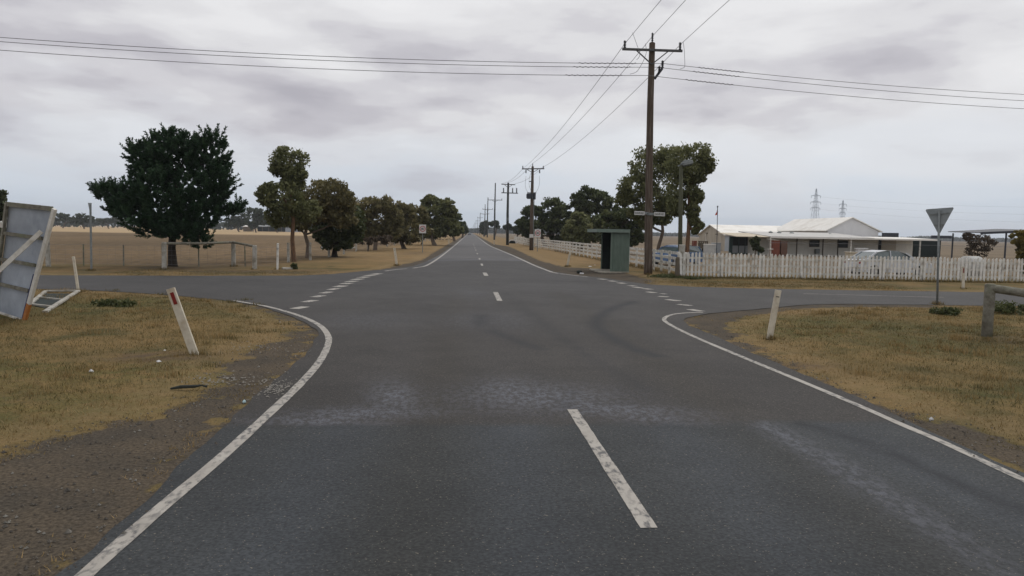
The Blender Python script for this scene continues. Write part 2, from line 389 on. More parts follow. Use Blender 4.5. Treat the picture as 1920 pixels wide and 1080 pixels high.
# per-vertex surface colour: reseal zones, scuffs, tyre marks
def blob(P, px, py, rx, ry, ang=0):
    c = np.array(g2(px, py)); d = P - c; ca, sa = math.cos(ang), math.sin(ang)
    u = (d[:, 0] * ca + d[:, 1] * sa) / rx; v = (-d[:, 0] * sa + d[:, 1] * ca) / ry
    return np.exp(-(u * u + v * v))
def roadcol(P):
    X, Y = P[:, 0], P[:, 1]
    nz = fbm(X * .5 + 9, Y * .5 + 3); nz2 = fbm(X * 1.7 + 9, Y * .8 + 3)
    seam = 7.35 + .03 * X
    t = np.clip((Y - seam) / .10 + .5, 0, 1)
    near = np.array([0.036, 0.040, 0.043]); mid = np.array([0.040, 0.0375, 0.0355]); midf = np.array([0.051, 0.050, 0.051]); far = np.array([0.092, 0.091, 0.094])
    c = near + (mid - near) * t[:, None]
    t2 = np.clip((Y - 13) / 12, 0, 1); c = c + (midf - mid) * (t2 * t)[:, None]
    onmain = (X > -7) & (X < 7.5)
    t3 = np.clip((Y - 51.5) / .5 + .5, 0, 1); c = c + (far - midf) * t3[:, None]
    c = c * (.72 + .56 * nz)[:, None] * (.88 + .24 * nz2)[:, None]
    # polished wheel tracks; near the camera a bluish sky sheen is painted in
    for x0 in (-1.2, 0.45, 2.1, 3.9):
        k = np.exp(-((X - x0 - .25 * (nz - .5)) / .38) ** 2) * (.25 + .75 * nz2)
        c = c + k[:, None] * np.where(Y[:, None] < 7.4, np.array([.009, .012, .018]), np.array([.002, .002, .003])) * 1.0
        c = c - (k * (Y > 51))[:, None] * .012
    # brown oil strip mid lane
    for x0 in (-.4, 2.95):
        k = np.exp(-((X - x0) / .35) ** 2) * (Y < 24); c = c * (1 - .10 * k)[:, None] + k[:, None] * np.array([.002, .001, -.001])
    return c
def tyre(P):
    k = np.zeros(len(P))
    arcs = [([(1190, 566), (1150, 578), (1122, 596), (1122, 615), (1150, 635), (1190, 655), (1230, 668)], .17, 1.0),
            ([(905, 590), (900, 605), (920, 620), (960, 636), (1010, 655)], .15, .75),
            ([(1500, 795), (1570, 815), (1680, 855), (1790, 905), (1930, 965)], .10, .95),
            ([(1060, 770), (1066, 745), (1075, 728)], .06, .5),
            ([(570, 524), (585, 530), (610, 532), (640, 531)], .2, .6),
            ([(930, 528), (945, 545), (1010, 600), (1090, 660), (1210, 730)], .14, .4)]
    for a, w, s in arcs:
        d = seg_dist(P, smooth_line([g2(*p) for p in a], 5), False); k = np.maximum(k, s * np.exp(-(d / w) ** 2))
    return k
def scuff(P):
    X, Y = P[:, 0], P[:, 1]; k = np.zeros(len(P))
    near_side = np.clip((Y - 7.3) / .1, .0, 1)
    for b in [(1010, 745, 1.0, .75, 0), (1140, 768, 1.0, .35, -.25), (960, 735, .5, .8, 0), (740, 745, .28, .9, .15), (690, 775, .8, .28, .1), (600, 790, .7, .25, 0), (1220, 785, .6, .18, -.2)]:
        k = np.maximum(k, blob(P, *b) * near_side * 1.1)
    for b in [(690, 600, 1.2, 1.6, 0), (880, 600, .8, 1.6, 0), (950, 600, .6, 2.0, 0), (880, 548, .5, 2, 0)]:
        k = np.maximum(k, blob(P, *b) * .42)
    line = [g2(*p) for p in [(1440, 800), (1560, 868), (1700, 955), (1830, 1040), (1900, 1090)]]
    d = seg_dist(P, line, False); k = np.maximum(k, 1.0 * np.exp(-(d / .16) ** 2) * np.clip((Y - 2.5) / 3, .25, 1))
    d = seg_dist(P, [g2(800, 489), g2(900, 487), g2(990, 489)], False); k = np.maximum(k, .8 * np.exp(-(d / .9) ** 2))
    return k
me = bpy.data.meshes.new('road'); me.from_pydata([(x, y, .006) for x, y in rv], [], [tuple(f) for f in rf]); me.update()
for p in me.polygons:
    if p.normal.z < 0: p.flip()
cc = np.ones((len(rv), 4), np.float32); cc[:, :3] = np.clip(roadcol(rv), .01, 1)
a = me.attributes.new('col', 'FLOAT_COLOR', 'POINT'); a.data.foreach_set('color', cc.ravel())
a = me.attributes.new('tyre', 'FLOAT', 'POINT'); a.data.foreach_set('value', tyre(rv).astype(np.float32))
a = me.attributes.new('scuff', 'FLOAT', 'POINT'); a.data.foreach_set('value', scuff(rv).astype(np.float32))
def T(t, ty, **k):
    n = t.nodes.new(ty)
    for a_, b_ in k.items(): setattr(n, a_, b_)
    return n
def tmix(t, fac, a, b, typ='MIX'):
    m = T(t, 'ShaderNodeMix', data_type='RGBA', blend_type=typ)
    for i, v in ((0, fac), (6, a), (7, b)):
        if isinstance(v, tuple): m.inputs[i].default_value = (*v, 1)
        elif isinstance(v, (int, float)): m.inputs[i].default_value = v
        else: t.links.new(v, m.inputs[i])
    return m.outputs[2]
def tmath(t, op, a, b=None, clamp=False):
    n = T(t, 'ShaderNodeMath', operation=op, use_clamp=clamp)
    for i, v in enumerate((a, b)):
        if v is None: continue
        if isinstance(v, (int, float)): n.inputs[i].default_value = v
        else: t.links.new(v, n.inputs[i])
    return n.outputs[0]
def tnoise(t, scale, detail=4, sc=(1, 1, 1), rough=.6):
    co = T(t, 'ShaderNodeTexCoord'); mp = T(t, 'ShaderNodeMapping'); mp.inputs['Scale'].default_value = sc
    t.links.new(co.outputs['Object'], mp.inputs[0]); n = T(t, 'ShaderNodeTexNoise'); n.inputs['Scale'].default_value = scale
    n.inputs['Detail'].default_value = detail; n.inputs['Roughness'].default_value = rough; t.links.new(mp.outputs[0], n.inputs['Vector']); return n.outputs['Fac']
def tramp(t, fac, p0, p1, c0=(0, 0, 0), c1=(1, 1, 1)):
    r = T(t, 'ShaderNodeValToRGB'); e = r.color_ramp.elements; e[0].position = p0; e[1].position = p1; e[0].color = (*c0, 1); e[1].color = (*c1, 1)
    t.links.new(fac, r.inputs[0]); return r.outputs[0]
m = bpy.data.materials.new('asphalt'); m.use_nodes = True; t = m.node_tree; b = t.nodes['Principled BSDF']
ac = T(t, 'ShaderNodeAttribute', attribute_name='col'); at_ = T(t, 'ShaderNodeAttribute', attribute_name='tyre'); asx = T(t, 'ShaderNodeAttribute', attribute_name='scuff')
sp = tramp(t, tnoise(t, 38, 3), .38, .66, (.70, .70, .70), (1.36, 1.34, 1.30))
c = tmix(t, 1.0, ac.outputs['Color'], sp, 'MULTIPLY')
sp2 = tramp(t, tnoise(t, 1.6, 5), .3, .7, (.86, .86, .87), (1.12, 1.11, 1.10))
c = tmix(t, 1.0, c, sp2, 'MULTIPLY')
wsp = tramp(t, tnoise(t, 55, 1), .70, .74)
c = tmix(t, tmath(t, 'MULTIPLY', wsp, .55), c, (.27, .24, .19))
skn = tramp(t, tnoise(t, 13, 8, (1, .6, 1), .8), .46, .56)
sf = tmath(t, 'MULTIPLY', asx.outputs['Fac'], tmath(t, 'ADD', tmath(t, 'MULTIPLY', skn, .82), .16), True)
c = tmix(t, tmath(t, 'MULTIPLY', sf, .9), c, (.112, .117, .136))
tn = tmath(t, 'MULTIPLY', at_.outputs['Fac'], .80)
c = tmix(t, tn, c, (.016, .018, .022))
t.links.new(c, b.inputs['Base Color'])
b.inputs['Roughness'].default_value = .82; b.inputs['Specular IOR Level'].default_value = .25
bp = T(t, 'ShaderNodeBump'); bp.inputs['Strength'].default_value = .5; bp.inputs['Distance'].default_value = .01
t.links.new(tnoise(t, 60, 3), bp.inputs['Height']); t.links.new(bp.outputs[0], b.inputs['Normal'])
me.materials.append(m)
road = bpy.data.objects.new('road', me); COL.objects.link(road); tag(road, kind='structure')

# ------------------------------------------------------------------ painted markings
m = bpy.data.materials.new('road paint'); m.use_nodes = True; t = m.node_tree; b = t.nodes['Principled BSDF']
w1 = tramp(t, tnoise(t, 18, 6, (1, .5, 1)), .47, .62)
w2 = tramp(t, tnoise(t, .9, 3), .38, .52)
f = tmath(t, 'MULTIPLY', w1, tmath(t, 'ADD', tmath(t, 'MULTIPLY', w2, .9), .12), True)
pc = tramp(t, tnoise(t, 3, 4), .35, .7, (.38, .355, .315), (.285, .262, .23))
t.links.new(tmix(t, tmath(t, 'MULTIPLY', f, .95), pc, (.075, .075, .075)), b.inputs['Base Color']); b.inputs['Roughness'].default_value = .7
M['line'] = m
def strip(pts, w, name, z=.010, ends=True):
    P = np.array(pts, float); d = np.gradient(P, axis=0); d /= np.linalg.norm(d, axis=1)[:, None]; n = np.stack([-d[:, 1], d[:, 0]], 1)
    j = (fbm(P[:, 0] * 6 + 5, P[:, 1] * 6 + 5, 2) - .5) * .012
    A = P + n * (w / 2 + j)[:, None] if not np.isscalar(w) else P + n * (w / 2 + j[:, None]); B = P - n * (w / 2 + j[:, None])
    mb = MB(); vs = [(x, y, z) for x, y in A] + [(x, y, z) for x, y in B]; k = len(P)
    mb.add(vs, [(i, i + k, i + 1 + k, i + 1) for i in range(k - 1)])
    return mb
def resample(pts, step):
    P = np.array(pts, float); s = np.concatenate([[0], np.cumsum(np.linalg.norm(np.diff(P, axis=0), axis=1))])
    n = max(2, int(s[-1] / step) + 1); q = np.linspace(0, s[-1], n)
    return np.stack([np.interp(q, s, P[:, 0]), np.interp(q, s, P[:, 1])], 1)
def line_px(px, w, step=.25): return strip(resample(smooth_line([g2(*p) for p in px], 6), step), w, '')
marks = MB()
def addmark(mb): marks.add(mb.v, mb.f)
def sep_mark(mb, nm='edge_line'):
    o = mb.build(nm, 'line'); tag(o, kind='structure')
sep_mark(line_px([(438, 564), (500, 575), (560, 592), (598, 610), (615, 630), (614, 650), (597, 682), (560, 724), (515, 767), (460, 818), (400, 872), (300, 956), (180, 1062), (80, 1155)], .115), 'edge_line')
sep_mark(line_px([(1318, 586.5), (1290, 587), (1262, 590), (1246, 597), (1251, 606), (1295, 629), (1384, 667), (1500, 715), (1604, 759), (1692, 798), (1758, 826), (1835, 862), (1920, 902), (2050, 965)], .095), 'edge_line')
lf = [g2(775, 503), g2(787, 501), g2(802, 497), g2(824, 483), (-2.25, 75), (-2.2, 110), (-2.2, 600)]
sep_mark(strip(resample(smooth_line(lf[:5], 5) + lf[5:], 1.0), .16, ''), 'edge_line')
rfz = [g2(1047, 513), g2(1038, 511.5), g2(1020, 505), g2(1000, 497), g2(963, 480), g2(943, 471.5), g2(922, 462.8), (2.75, 120), (2.75, 600)]
sep_mark(strip(resample(smooth_line(rfz[:7], 4) + rfz[7:], 1.0), .16, ''), 'edge_line')
sep_mark(line_px([(1050, 513.5), (1080, 517), (1102, 519.5)], .12), 'edge_line')
sep_mark(line_px([(722, 508.5), (745, 505.5), (763, 504)], .14), 'edge_line')
sep_mark(line_px([(1506, 551), (1600, 553.5), (1690, 556), (1770, 558)], .07), 'edge_line')
def dash(a, b, w, nm='centre_dash'):
    sep_mark(strip(resample([a, b], .12), w, ''), nm)
dash(g2(1073, 769), g2(1217, 992), .118); dash(g2(929, 548), g2(937, 564.5), .16); dash(g2(908.5, 511.5), g2(912, 517.5), .2)
for px, py in [(903.5, 496.5), (899.2, 485.5), (895, 475.8), (892.2, 469), (890.3, 464.8), (889, 461), (888, 458)]:
    c0 = np.array(g2(px, py)); dash(c0 - (0, 1.4), c0 + (0, 1.4), .13)
# give-way holding dashes
for (x0, y0, x1, y1) in [(551, 579.5, 573, 575.5), (570, 567, 591, 563.5), (588, 557.5, 606, 554.5), (604, 550.3, 620, 547.5), (618, 543.7, 634, 541), (631, 538.5, 645, 536), (643, 533, 656, 531), (653, 529, 666, 527), (664, 525, 677, 523), (675, 521, 688, 519.3), (687, 517.8, 699, 516), (699, 515, 712, 513)]:
    c0 = np.array(g2(x0, y0)); c1 = np.array(g2(x1, y1)); dash(c0, c1, .27 if y0 > 540 else .38, 'holding_dash')
for (x0, y0, x1, y1, w) in [(1293, 580.5, 1317, 584.5, .26), (1271, 571, 1296, 573.5, .26), (1250, 562, 1274, 564.8, .26), (1235, 556, 1253, 557.2, .26), (1240, 550.8, 1249, 552, .2), (1214, 547.6, 1228, 549.4, .26), (1206, 541.2, 1221, 543, .3), (1190, 538.6, 1203, 540.4, .3), (1180, 535.6, 1191, 537, .3), (1160, 530.4, 1171, 532, .3), (1143, 526.6, 1154, 528.2, .3), (1123, 523, 1136, 524.6, .3)]:
    dash(np.array(g2(x0, y0)), np.array(g2(x1, y1)), w, 'holding_dash')

# ------------------------------------------------------------------ ground sheet
def axis(a, b, s, far, g=1.25):
    xs = list(np.arange(a, b + 1e-6, s)); d = s
    while xs[-1] < far: d *= g; xs.append(xs[-1] + d)
    d = s
    while xs[0] > -far: d *= g; xs.insert(0, xs[0] - d)
    return np.array(xs)
gx = axis(-16, 18, .2, 6500); gy = axis(-2, 30, .2, 6500)
gy = np.unique(np.concatenate([gy[(gy <= 30)], np.arange(30.4, 60, .4), 60 + np.cumsum(.5 * 1.18 ** np.arange(60))])); gy = gy[gy < 7000]
GX, GY = np.meshgrid(gx, gy); PP = np.stack([GX.ravel(), GY.ravel()], 1)
gl = [g2(*p) for p in [(-300, 905), (0, 850), (167, 802), (300, 778), (333, 755), (383, 732), (417, 708), (400, 690), (450, 664), (533, 634), (547, 612), (500, 586), (433, 568), (500, 576), (590, 617), (596, 634), (550, 690), (410, 812), (232, 985)]] + [(-2.6, 2), (-2.6, -8), (-12, -8)]
gr = [g2(*p) for p in [(1365, 607), (1396, 634), (1427, 657), (1473, 680), (1527, 706), (1604, 735), (1681, 768), (1758, 790), (1835, 806), (1920, 832), (2200, 930)]] + [(9, 2), (9, -8), (6.5, -8), (6.5, 2)] + [g2(*p) for p in [(1860, 870), (1613, 755), (1411, 668), (1282, 605), (1300, 586), (1411, 576), (1565, 566), (1758, 567), (1758, 577), (1565, 576), (1488, 581), (1411, 593)]]
gs = [g2(*p) for p in [(915, 456), (957, 462.5), (1015, 489), (1060, 501), (1120, 503.5), (1180, 513), (1230, 527), (1215, 536), (1130, 524), (1040, 514), (965, 482)]]
gf = [g2(*p) for p in [(690, 511), (743, 498), (785, 489), (821, 470), (858, 450), (868, 450), (821, 485), (785, 503), (740, 508)]]
gw = [(-3.5, 60), (-3.5, 600), (4.0, 600), (4.0, 60)]
dr = sdist(PP, ROADP)
gsd = np.full(len(PP), -9.)
for pl in (gl, gr, gs, gf, gw): gsd = np.maximum(gsd, sdist(PP, pl))
gsd = np.maximum(gsd, dr + .12)
gsd = np.clip(gsd, -3, 3)
def gblob(P, items):
    k = np.zeros(len(P))
    for px, py, rx, ry, s in items:
        c0 = np.array(g2(px, py)); k = np.maximum(k, s * np.exp(-(((P[:, 0] - c0[0]) / rx) ** 2 + ((P[:, 1] - c0[1]) / ry) ** 2)))
    return k
GREENS = [(215, 572, 1.6, 1.6, .75), (120, 590, 2, 1.5, .4), (330, 590, 3, 2, .3), (1500, 625, 1.6, 1.2, .75), (1560, 610, 2.4, 1.4, .6), (1480, 600, 1.3, 1, .6), (1780, 590, 2, 1.5, .5), (1700, 650, 2, 2, .4), (1260, 522, 1.6, 1.2, .9), (1400, 530, 6, .8, .5), (1700, 541, 8, .6, .4), (160, 700, 2.5, 1.2, .5), (60, 760, 2, 1, .45), (1880, 600, 2, 1, .6), (480, 514, 4, 1.2, .25), (1850, 740, 2, .8, .3), (290, 700, 1.2, .7, .3)]
DIRTS = [(440, 510, 5, 1.6, .9), (330, 503, 3, 2.5, .9), (560, 508, 2, 1.5, .6), (300, 672, 1.0, .45, .9), (1190, 522, 2.4, 1.4, .8), (1100, 515, 3, 1.0, .6), (250, 512, 5, 1, .5), (1510, 687, .5, .3, .8), (1900, 640, .8, .8, .5), (1400, 532, 12, 1.2, .35), (775, 476, 1.6, 3, .5), (795, 474, 1.6, 3, .5), (765, 490, 1.2, 1.2, .4)]
green = gblob(PP, GREENS); dirt = gblob(PP, DIRTS)
hgt = (fbm(PP[:, 0] * .7 + 100, PP[:, 1] * .7 + 100, 4) - .5) * .10 + .02
off = np.clip(-gsd / .8, 0, 1)
zz = np.where(PP[:, 1] < 120, hgt * off, 0) - .002 * (1 - off) - .006 * (dr > -.02) 
me = bpy.data.meshes.new('ground'); nxn, nyn = len(gx), len(gy)
V = np.stack([PP[:, 0], PP[:, 1], zz], 1)
idx = np.arange(nxn * nyn).reshape(nyn, nxn)
Fq = np.stack([idx[:-1, :-1], idx[:-1, 1:], idx[1:, 1:], idx[1:, :-1]], -1).reshape(-1, 4)
me.vertices.add(len(V)); me.vertices.foreach_set('co', V.astype(np.float32).ravel())
me.loops.add(Fq.size); me.loops.foreach_set('vertex_index', Fq.astype(np.int32).ravel())
me.polygons.add(len(Fq)); me.polygons.foreach_set('loop_start', np.arange(0, Fq.size, 4, dtype=np.int32)); me.polygons.foreach_set('loop_total', np.full(len(Fq), 4, dtype=np.int32))
me.update(calc_edges=True)
for nm, arr in (('gsd', gsd), ('green', green), ('dirt', dirt)):
    a = me.attributes.new(nm, 'FLOAT', 'POINT'); a.data.foreach_set('value', arr.astype(np.float32))
m = bpy.data.materials.new('verge ground'); m.use_nodes = True; t = m.node_tree; b = t.nodes['Principled BSDF']
A = lambda n_: T(t, 'ShaderNodeAttribute', attribute_name=n_).outputs['Fac']
straw = tmix(t, tramp(t, tnoise(t, 1.3, 6), .38, .62), (.150, .110, .046), (.088, .076, .033))
straw = tmix(t, tramp(t, tnoise(t, .25, 4), .42, .62), straw, (.205, .138, .060))
straw = tmix(t, tramp(t, tnoise(t, .62, 6), .52, .66), straw, (.085, .074, .030))
fine = tramp(t, tnoise(t, 48, 8, (1, .7, 1), .85), .40, .60, (.50, .51, .52), (1.42, 1.38, 1.32))
straw = tmix(t, 1.0, straw, fine, 'MULTIPLY')
geo = T(t, 'ShaderNodeNewGeometry'); sx = T(t, 'ShaderNodeSeparateXYZ'); t.links.new(geo.outputs['Position'], sx.inputs[0])
yy = sx.outputs[1]; xx = sx.outputs[0]
# left paddock: brown stubble then pale straw; right paddock: duller tan
fy = tmath(t, 'MULTIPLY', tmath(t, 'SUBTRACT', yy, 42), .05, True)
padd = tmix(t, tramp(t, tnoise(t, .06, 6, (1, .35, 1)), .35, .65), (.175, .122, .068), (.112, .080, .044))
padd = tmix(t, 1.0, padd, tramp(t, tnoise(t, 1.6, 5, (1, .4, 1)), .3, .7, (.62, .62, .62), (1.35, 1.32, 1.3)), 'MULTIPLY')
fx = tmath(t, 'MULTIPLY', tmath(t, 'SUBTRACT', -10.5 if False else tmath(t, 'MULTIPLY', xx, -1), 9.0), .4, True)
isleft = tmath(t, 'MULTIPLY', fx, tmath(t, 'MULTIPLY', tmath(t, 'SUBTRACT', yy, 36), .3, True))
straw = tmix(t, isleft, straw, padd)
pale = tmath(t, 'MULTIPLY', isleft, tmath(t, 'MULTIPLY', tmath(t, 'SUBTRACT', tmath(t, 'ADD', yy, tmath(t, 'MULTIPLY', tnoise(t, .02, 2), 60)), 225), .03, True))
straw = tmix(t, pale, straw, (.40, .29, .165))
fr = tmath(t, 'MULTIPLY', tmath(t, 'MULTIPLY', tmath(t, 'SUBTRACT', xx, 11), .4, True), tmath(t, 'MULTIPLY', tmath(t, 'SUBTRACT', yy, 38), .3, True))
rp = tmix(t, tramp(t, tnoise(t, .08, 5, (1, .4, 1)), .35, .65), (.195, .15, .10), (.135, .105, .07))
straw = tmix(t, fr, straw, rp)
# verge beyond the crossing: lighter orange straw
fv = tmath(t, 'MULTIPLY', tmath(t, 'MULTIPLY', tmath(t, 'SUBTRACT', yy, 38), .1, True), tmath(t, 'SUBTRACT', 1.0, tmath(t, 'MAXIMUM', fx, fr)))
straw = tmix(t, tmath(t, 'MULTIPLY', fv, .55), straw, (.265, .175, .088))
edge = tmath(t, 'ADD', A('gsd'), tmath(t, 'MULTIPLY', tmath(t, 'SUBTRACT', tnoise(t, 2.2, 6), .5), 1.5))
# sun-bleached band just outside the gravel
band = tramp(t, edge, -.0, .9)
eb = tmath(t, 'SUBTRACT', 1.0, tmath(t, 'MULTIPLY', tmath(t, 'ABSOLUTE', tmath(t, 'ADD', edge, .40)), 1.7, True))
straw = tmix(t, tmath(t, 'MULTIPLY', eb, .55), straw, (.24, .168, .086))
gn = tmath(t, 'MULTIPLY', A('green'), tramp(t, tnoise(t, 3.5, 5), .34, .6), True)
straw = tmix(t, tmath(t, 'MULTIPLY', gn, 1.0), straw, (.075, .088, .026))
dn = tmath(t, 'MULTIPLY', A('dirt'), tramp(t, tnoise(t, 3, 6), .3, .58), True)
straw = tmix(t, dn, straw, (.088, .062, .044))
grav = tmix(t, tramp(t, tnoise(t, 1.1, 5), .38, .66), (.064, .055, .044), (.092, .074, .054))
grav = tmix(t, 1.0, grav, tramp(t, tnoise(t, 34, 4), .32, .68, (.55, .55, .55), (1.5, 1.47, 1.42)), 'MULTIPLY')
ws = tramp(t, tnoise(t, 24, 2), .73, .77); grav = tmix(t, tmath(t, 'MULTIPLY', ws, .6), grav, (.34, .32, .29))
gm = tramp(t, edge, .02, .14)
t.links.new(tmix(t, gm, straw, grav), b.inputs['Base Color'])
b.inputs['Roughness'].default_value = .95; b.inputs['Specular IOR Level'].default_value = .1
bp = T(t, 'ShaderNodeBump'); bp.inputs['Strength'].default_value = .8; bp.inputs['Distance'].default_value = .03
t.links.new(tnoise(t, 22, 5), bp.inputs['Height']); t.links.new(bp.outputs[0], b.inputs['Normal'])
me.materials.append(m)
ground = bpy.data.objects.new('ground', me); COL.objects.link(ground); tag(ground, kind='structure')

# ------------------------------------------------------------------ short grass blades on the verges
def blades(n, xr, yr, hmin, hmax, w, tonef=None, py_bias=1.5):
    u = rng.random(n); Y = yr[0] + (yr[1] - yr[0]) * u ** py_bias; X = rng.uniform(*xr, n); P = np.stack([X, Y], 1)
    dcam = np.abs(X) < Y * .78 + 1.2; P = P[dcam]
    sdv = np.full(len(P), -9.)
    for pl in (gl, gr, gs, gf): sdv = np.maximum(sdv, sdist(P, pl))
    sdv = np.maximum(sdv, sdist(P, ROADP) + .1)
    nz = fbm(P[:, 0] * 1.5 + 40, P[:, 1] * 1.5 + 40); e = sdv + (nz - .5) * 1.5
    keep = (e < .04) | ((e < .45) & (rng.random(len(P)) < .06)); P, e, sdv = P[keep], e[keep], sdv[keep]
    dt = gblob(P, DIRTS); kp = (rng.random(len(P)) > dt * .95) & (sdist(P, ROADP) < -.06); P, e, sdv = P[kp], e[kp], sdv[kp]
    cl_ = fbm(P[:, 0] * 3 + 4, P[:, 1] * 3 + 8, 3)
    n = len(P); gr_ = gblob(P, GREENS) * (fbm(P[:, 0] * 2 + 3, P[:, 1] * 2) > .45)
    h = rng.uniform(hmin, hmax, n) * (.5 + cl_) * np.where(e > -.3, .6, 1); a = rng.uniform(0, 2 * np.pi, n); lean = rng.uniform(.3, 1.6, n)
    z0 = (fbm(P[:, 0] * .7 + 100, P[:, 1] * .7 + 100, 4) - .5) * .10 + .015
    z0 = z0 * np.clip(-sdv / .8, 0, 1)
    b_ = np.stack([P[:, 0], P[:, 1], z0 - .004], 1); wv = np.stack([-np.sin(a), np.cos(a), 0 * a], 1) * (w * (.6 + rng.random(n)) * (1 + P[:, 1] / 14))[:, None]
    tip = b_ + np.stack([np.cos(a) * lean * h, np.sin(a) * lean * h, h], 1)
    V = np.stack([b_ - wv, b_ + wv, tip], 1).reshape(-1, 3)
    big = fbm(P[:, 0] * .6 + 9, P[:, 1] * .6 + 2, 4)
    tone = np.clip(.40 + (big - .5) * 1.6 + rng.normal(0, .10, n) + np.where(e > -.65, .30, 0) - gr_ * .7, 0, 1)
    return V, tone
V1, t1 = blades(520000, (-15, 18), (3.4, 34), .018, .060, .0026, py_bias=1.5)
g_ = quads_mesh('grass', V1, t1, 'blades', 3); tag(g_, 'short dry straw grass with green tinges on the verges either side of the road', 'grass', kind='stuff')

def tufts(cent, n, spread, h, tone=.45):
    c_ = np.repeat(np.array(cent, float), n, 0); m_ = len(c_); P = c_ + rng.normal(0, spread, (m_, 2)) ; a = rng.uniform(0, 2 * np.pi, m_); hh = rng.uniform(.4, 1.0, m_) * h; lean = rng.uniform(.05, .8, m_)
    b_ = np.stack([P[:, 0], P[:, 1], 0 * a - .004], 1); wv = np.stack([-np.sin(a), np.cos(a), 0 * a], 1) * (.003 * (1 + P[:, 1] / 12))[:, None]
    tip = b_ + np.stack([np.cos(a) * lean * hh, np.sin(a) * lean * hh, hh], 1)
    return np.stack([b_ - wv, b_ + wv, tip], 1).reshape(-1, 3), np.clip(rng.normal(tone, .15, m_), 0, 1)
feet = [g2(*p) for p in [(365, 668), (1443, 637), (1757, 571), (1850, 630), (147, 548), (744, 498), (1064, 500), (171, 508), (308, 505), (438, 500), (477, 506), (520, 506), (1215, 516), (1806, 543)]]
fa, fb = np.array(g2(1276, 521)), np.array(g2(1955, 532)); fl = [tuple(fa + (fb - fa) * k / 90 + np.array([0, -.05])) for k in range(91)]
fr_ = [g2(1272, 519), g2(1224, 506.5), g2(1177, 497.5), g2(1122, 487.5), g2(1075, 478), g2(1040, 470.5)]; fr_ = [tuple(p) for p in resample0(fr_, .5)] if False else [tuple(np.array(fr_[i]) + (np.array(fr_[i + 1]) - np.array(fr_[i])) * k / 8) for i in range(5) for k in range(8)]
scat = np.stack([rng.uniform(-15, 17, 2600), rng.uniform(4.5, 30, 2600)], 1); ss = np.maximum(np.maximum(sdist(scat, gl), sdist(scat, gr)), sdist(scat, ROADP)); scat = scat[ss < -.45]
parts_ = [tufts(feet, 120, .09, .16), tufts(fl, 34, .14, .22, .30), tufts(fr_, 40, .16, .25, .5), tufts(scat, 16, .05, .13, .62), tufts(scat[::5] + .7, 45, .10, .10, .12), tufts(scat[1::7], 70, .13, .17, .8), tufts(scat[3::9], 60, .22, .07, .15)]
g_ = quads_mesh('tall_grass', np.concatenate([p[0] for p in parts_]), np.concatenate([p[1] for p in parts_]), 'blades', 3); tag(g_, 'taller dry grass tufts at the feet of posts and along the fences', 'grass', kind='stuff')

# loose stones on the shoulders
def stones(n):
    V = []; Fs = []; k = 0
    X = rng.uniform(-7, 12, n * 6); Y = 3 + rng.random(n * 6) ** 1.5 * 13; P = np.stack([X, Y], 1)
    s = np.maximum(sdist(P, gl), sdist(P, gr)); ok = (s > -.2) & (sdist(P, ROADP) < .15) & (np.abs(P[:, 0]) < P[:, 1] * .8 + 1); P = P[ok][:n]
    mb = MB()
    for x, y in P:
        r_ = random.uniform(.005, .016) * (2.0 if random.random() < .04 else 1)
        a = random.random() * 6; vs = [(x + r_ * math.cos(a + i * 1.57) * random.uniform(.7, 1.3), y + r_ * math.sin(a + i * 1.57) * random.uniform(.7, 1.3), .002) for i in range(4)] + [(x, y, r_ * .9 + .004)]
        mb.add(vs, [(0, 1, 4), (1, 2, 4), (2, 3, 4), (3, 0, 4)])
    return mb
M['stone'] = mat('mixed gravel stones', (.115, .10, .082), (.055, .05, .043), 7, .9, c3=(.26, .25, .22), s3=5)
o = stones(2600).build('loose_stones', 'stone'); tag(o, 'loose gravel stones scattered along the dirt shoulders', 'gravel', kind='stuff')

# ------------------------------------------------------------------ trees
def bez(a, b, bend, n=5):
    a = Vector(a); b = Vector(b); m_ = (a + b) / 2 + Vector(bend)
    return [(a * (1 - s) ** 2 + m_ * 2 * s * (1 - s) + b * s * s) for s in [i / n for i in range(n + 1)]]
def leaf_cloud(centres, radii, n_sub, n_leaf, size, sub_r=.33, hang=0.0, shell=.55, lit_top=.25, flat=.75):
    """clumps of leaf quads spread over every ellipsoid's outer shell"""
    Vs = []; Ts = []
    for c_, r_ in zip(centres, radii):
        c_ = np.array(c_); r_ = np.array(r_)
        vol = (r_[0] * r_[1] * r_[2]) ** (1 / 3)
        k = n_sub
        d = rng.normal(size=(k, 3)); d /= np.linalg.norm(d, axis=1)[:, None]
        rr = (shell + (1 - shell) * rng.random(k) ** .6)
        sc = c_ + d * r_ * rr[:, None]
        st = rng.normal(.45, .16, k) + d[:, 2] * lit_top * .5  # clump tops painted lighter, as if lit from above
        sr = vol * sub_r * rng.uniform(.65, 1.3, k)
        i = np.repeat(np.arange(k), n_leaf); m_ = len(i)
        dd = rng.normal(size=(m_, 3)); dd /= np.linalg.norm(dd, axis=1)[:, None]; dd *= (rng.random(m_) ** .45)[:, None]
        p = sc[i] + dd * sr[i][:, None] * np.array([1.15, 1.15, flat])
        u = rng.normal(size=(m_, 3)); u[:, 2] -= hang * 2; u /= np.linalg.norm(u, axis=1)[:, None]
        w = np.cross(u, rng.normal(size=(m_, 3))); w /= np.linalg.norm(w, axis=1)[:, None]
        s = size * rng.uniform(.6, 1.4, m_)
        u *= (s * .75)[:, None]; w *= (s * .38)[:, None]
        Vs.append(np.stack([p - u, p + w * 1.0, p + u, p - w * 1.0], 1).reshape(-1, 3))
        Ts.append(np.clip(st[i] + rng.normal(0, .13, m_) + dd[:, 2] * .12, 0, 1))  # upper leaves of each small clump painted lighter too
    return np.concatenate(Vs), np.concatenate(Ts)
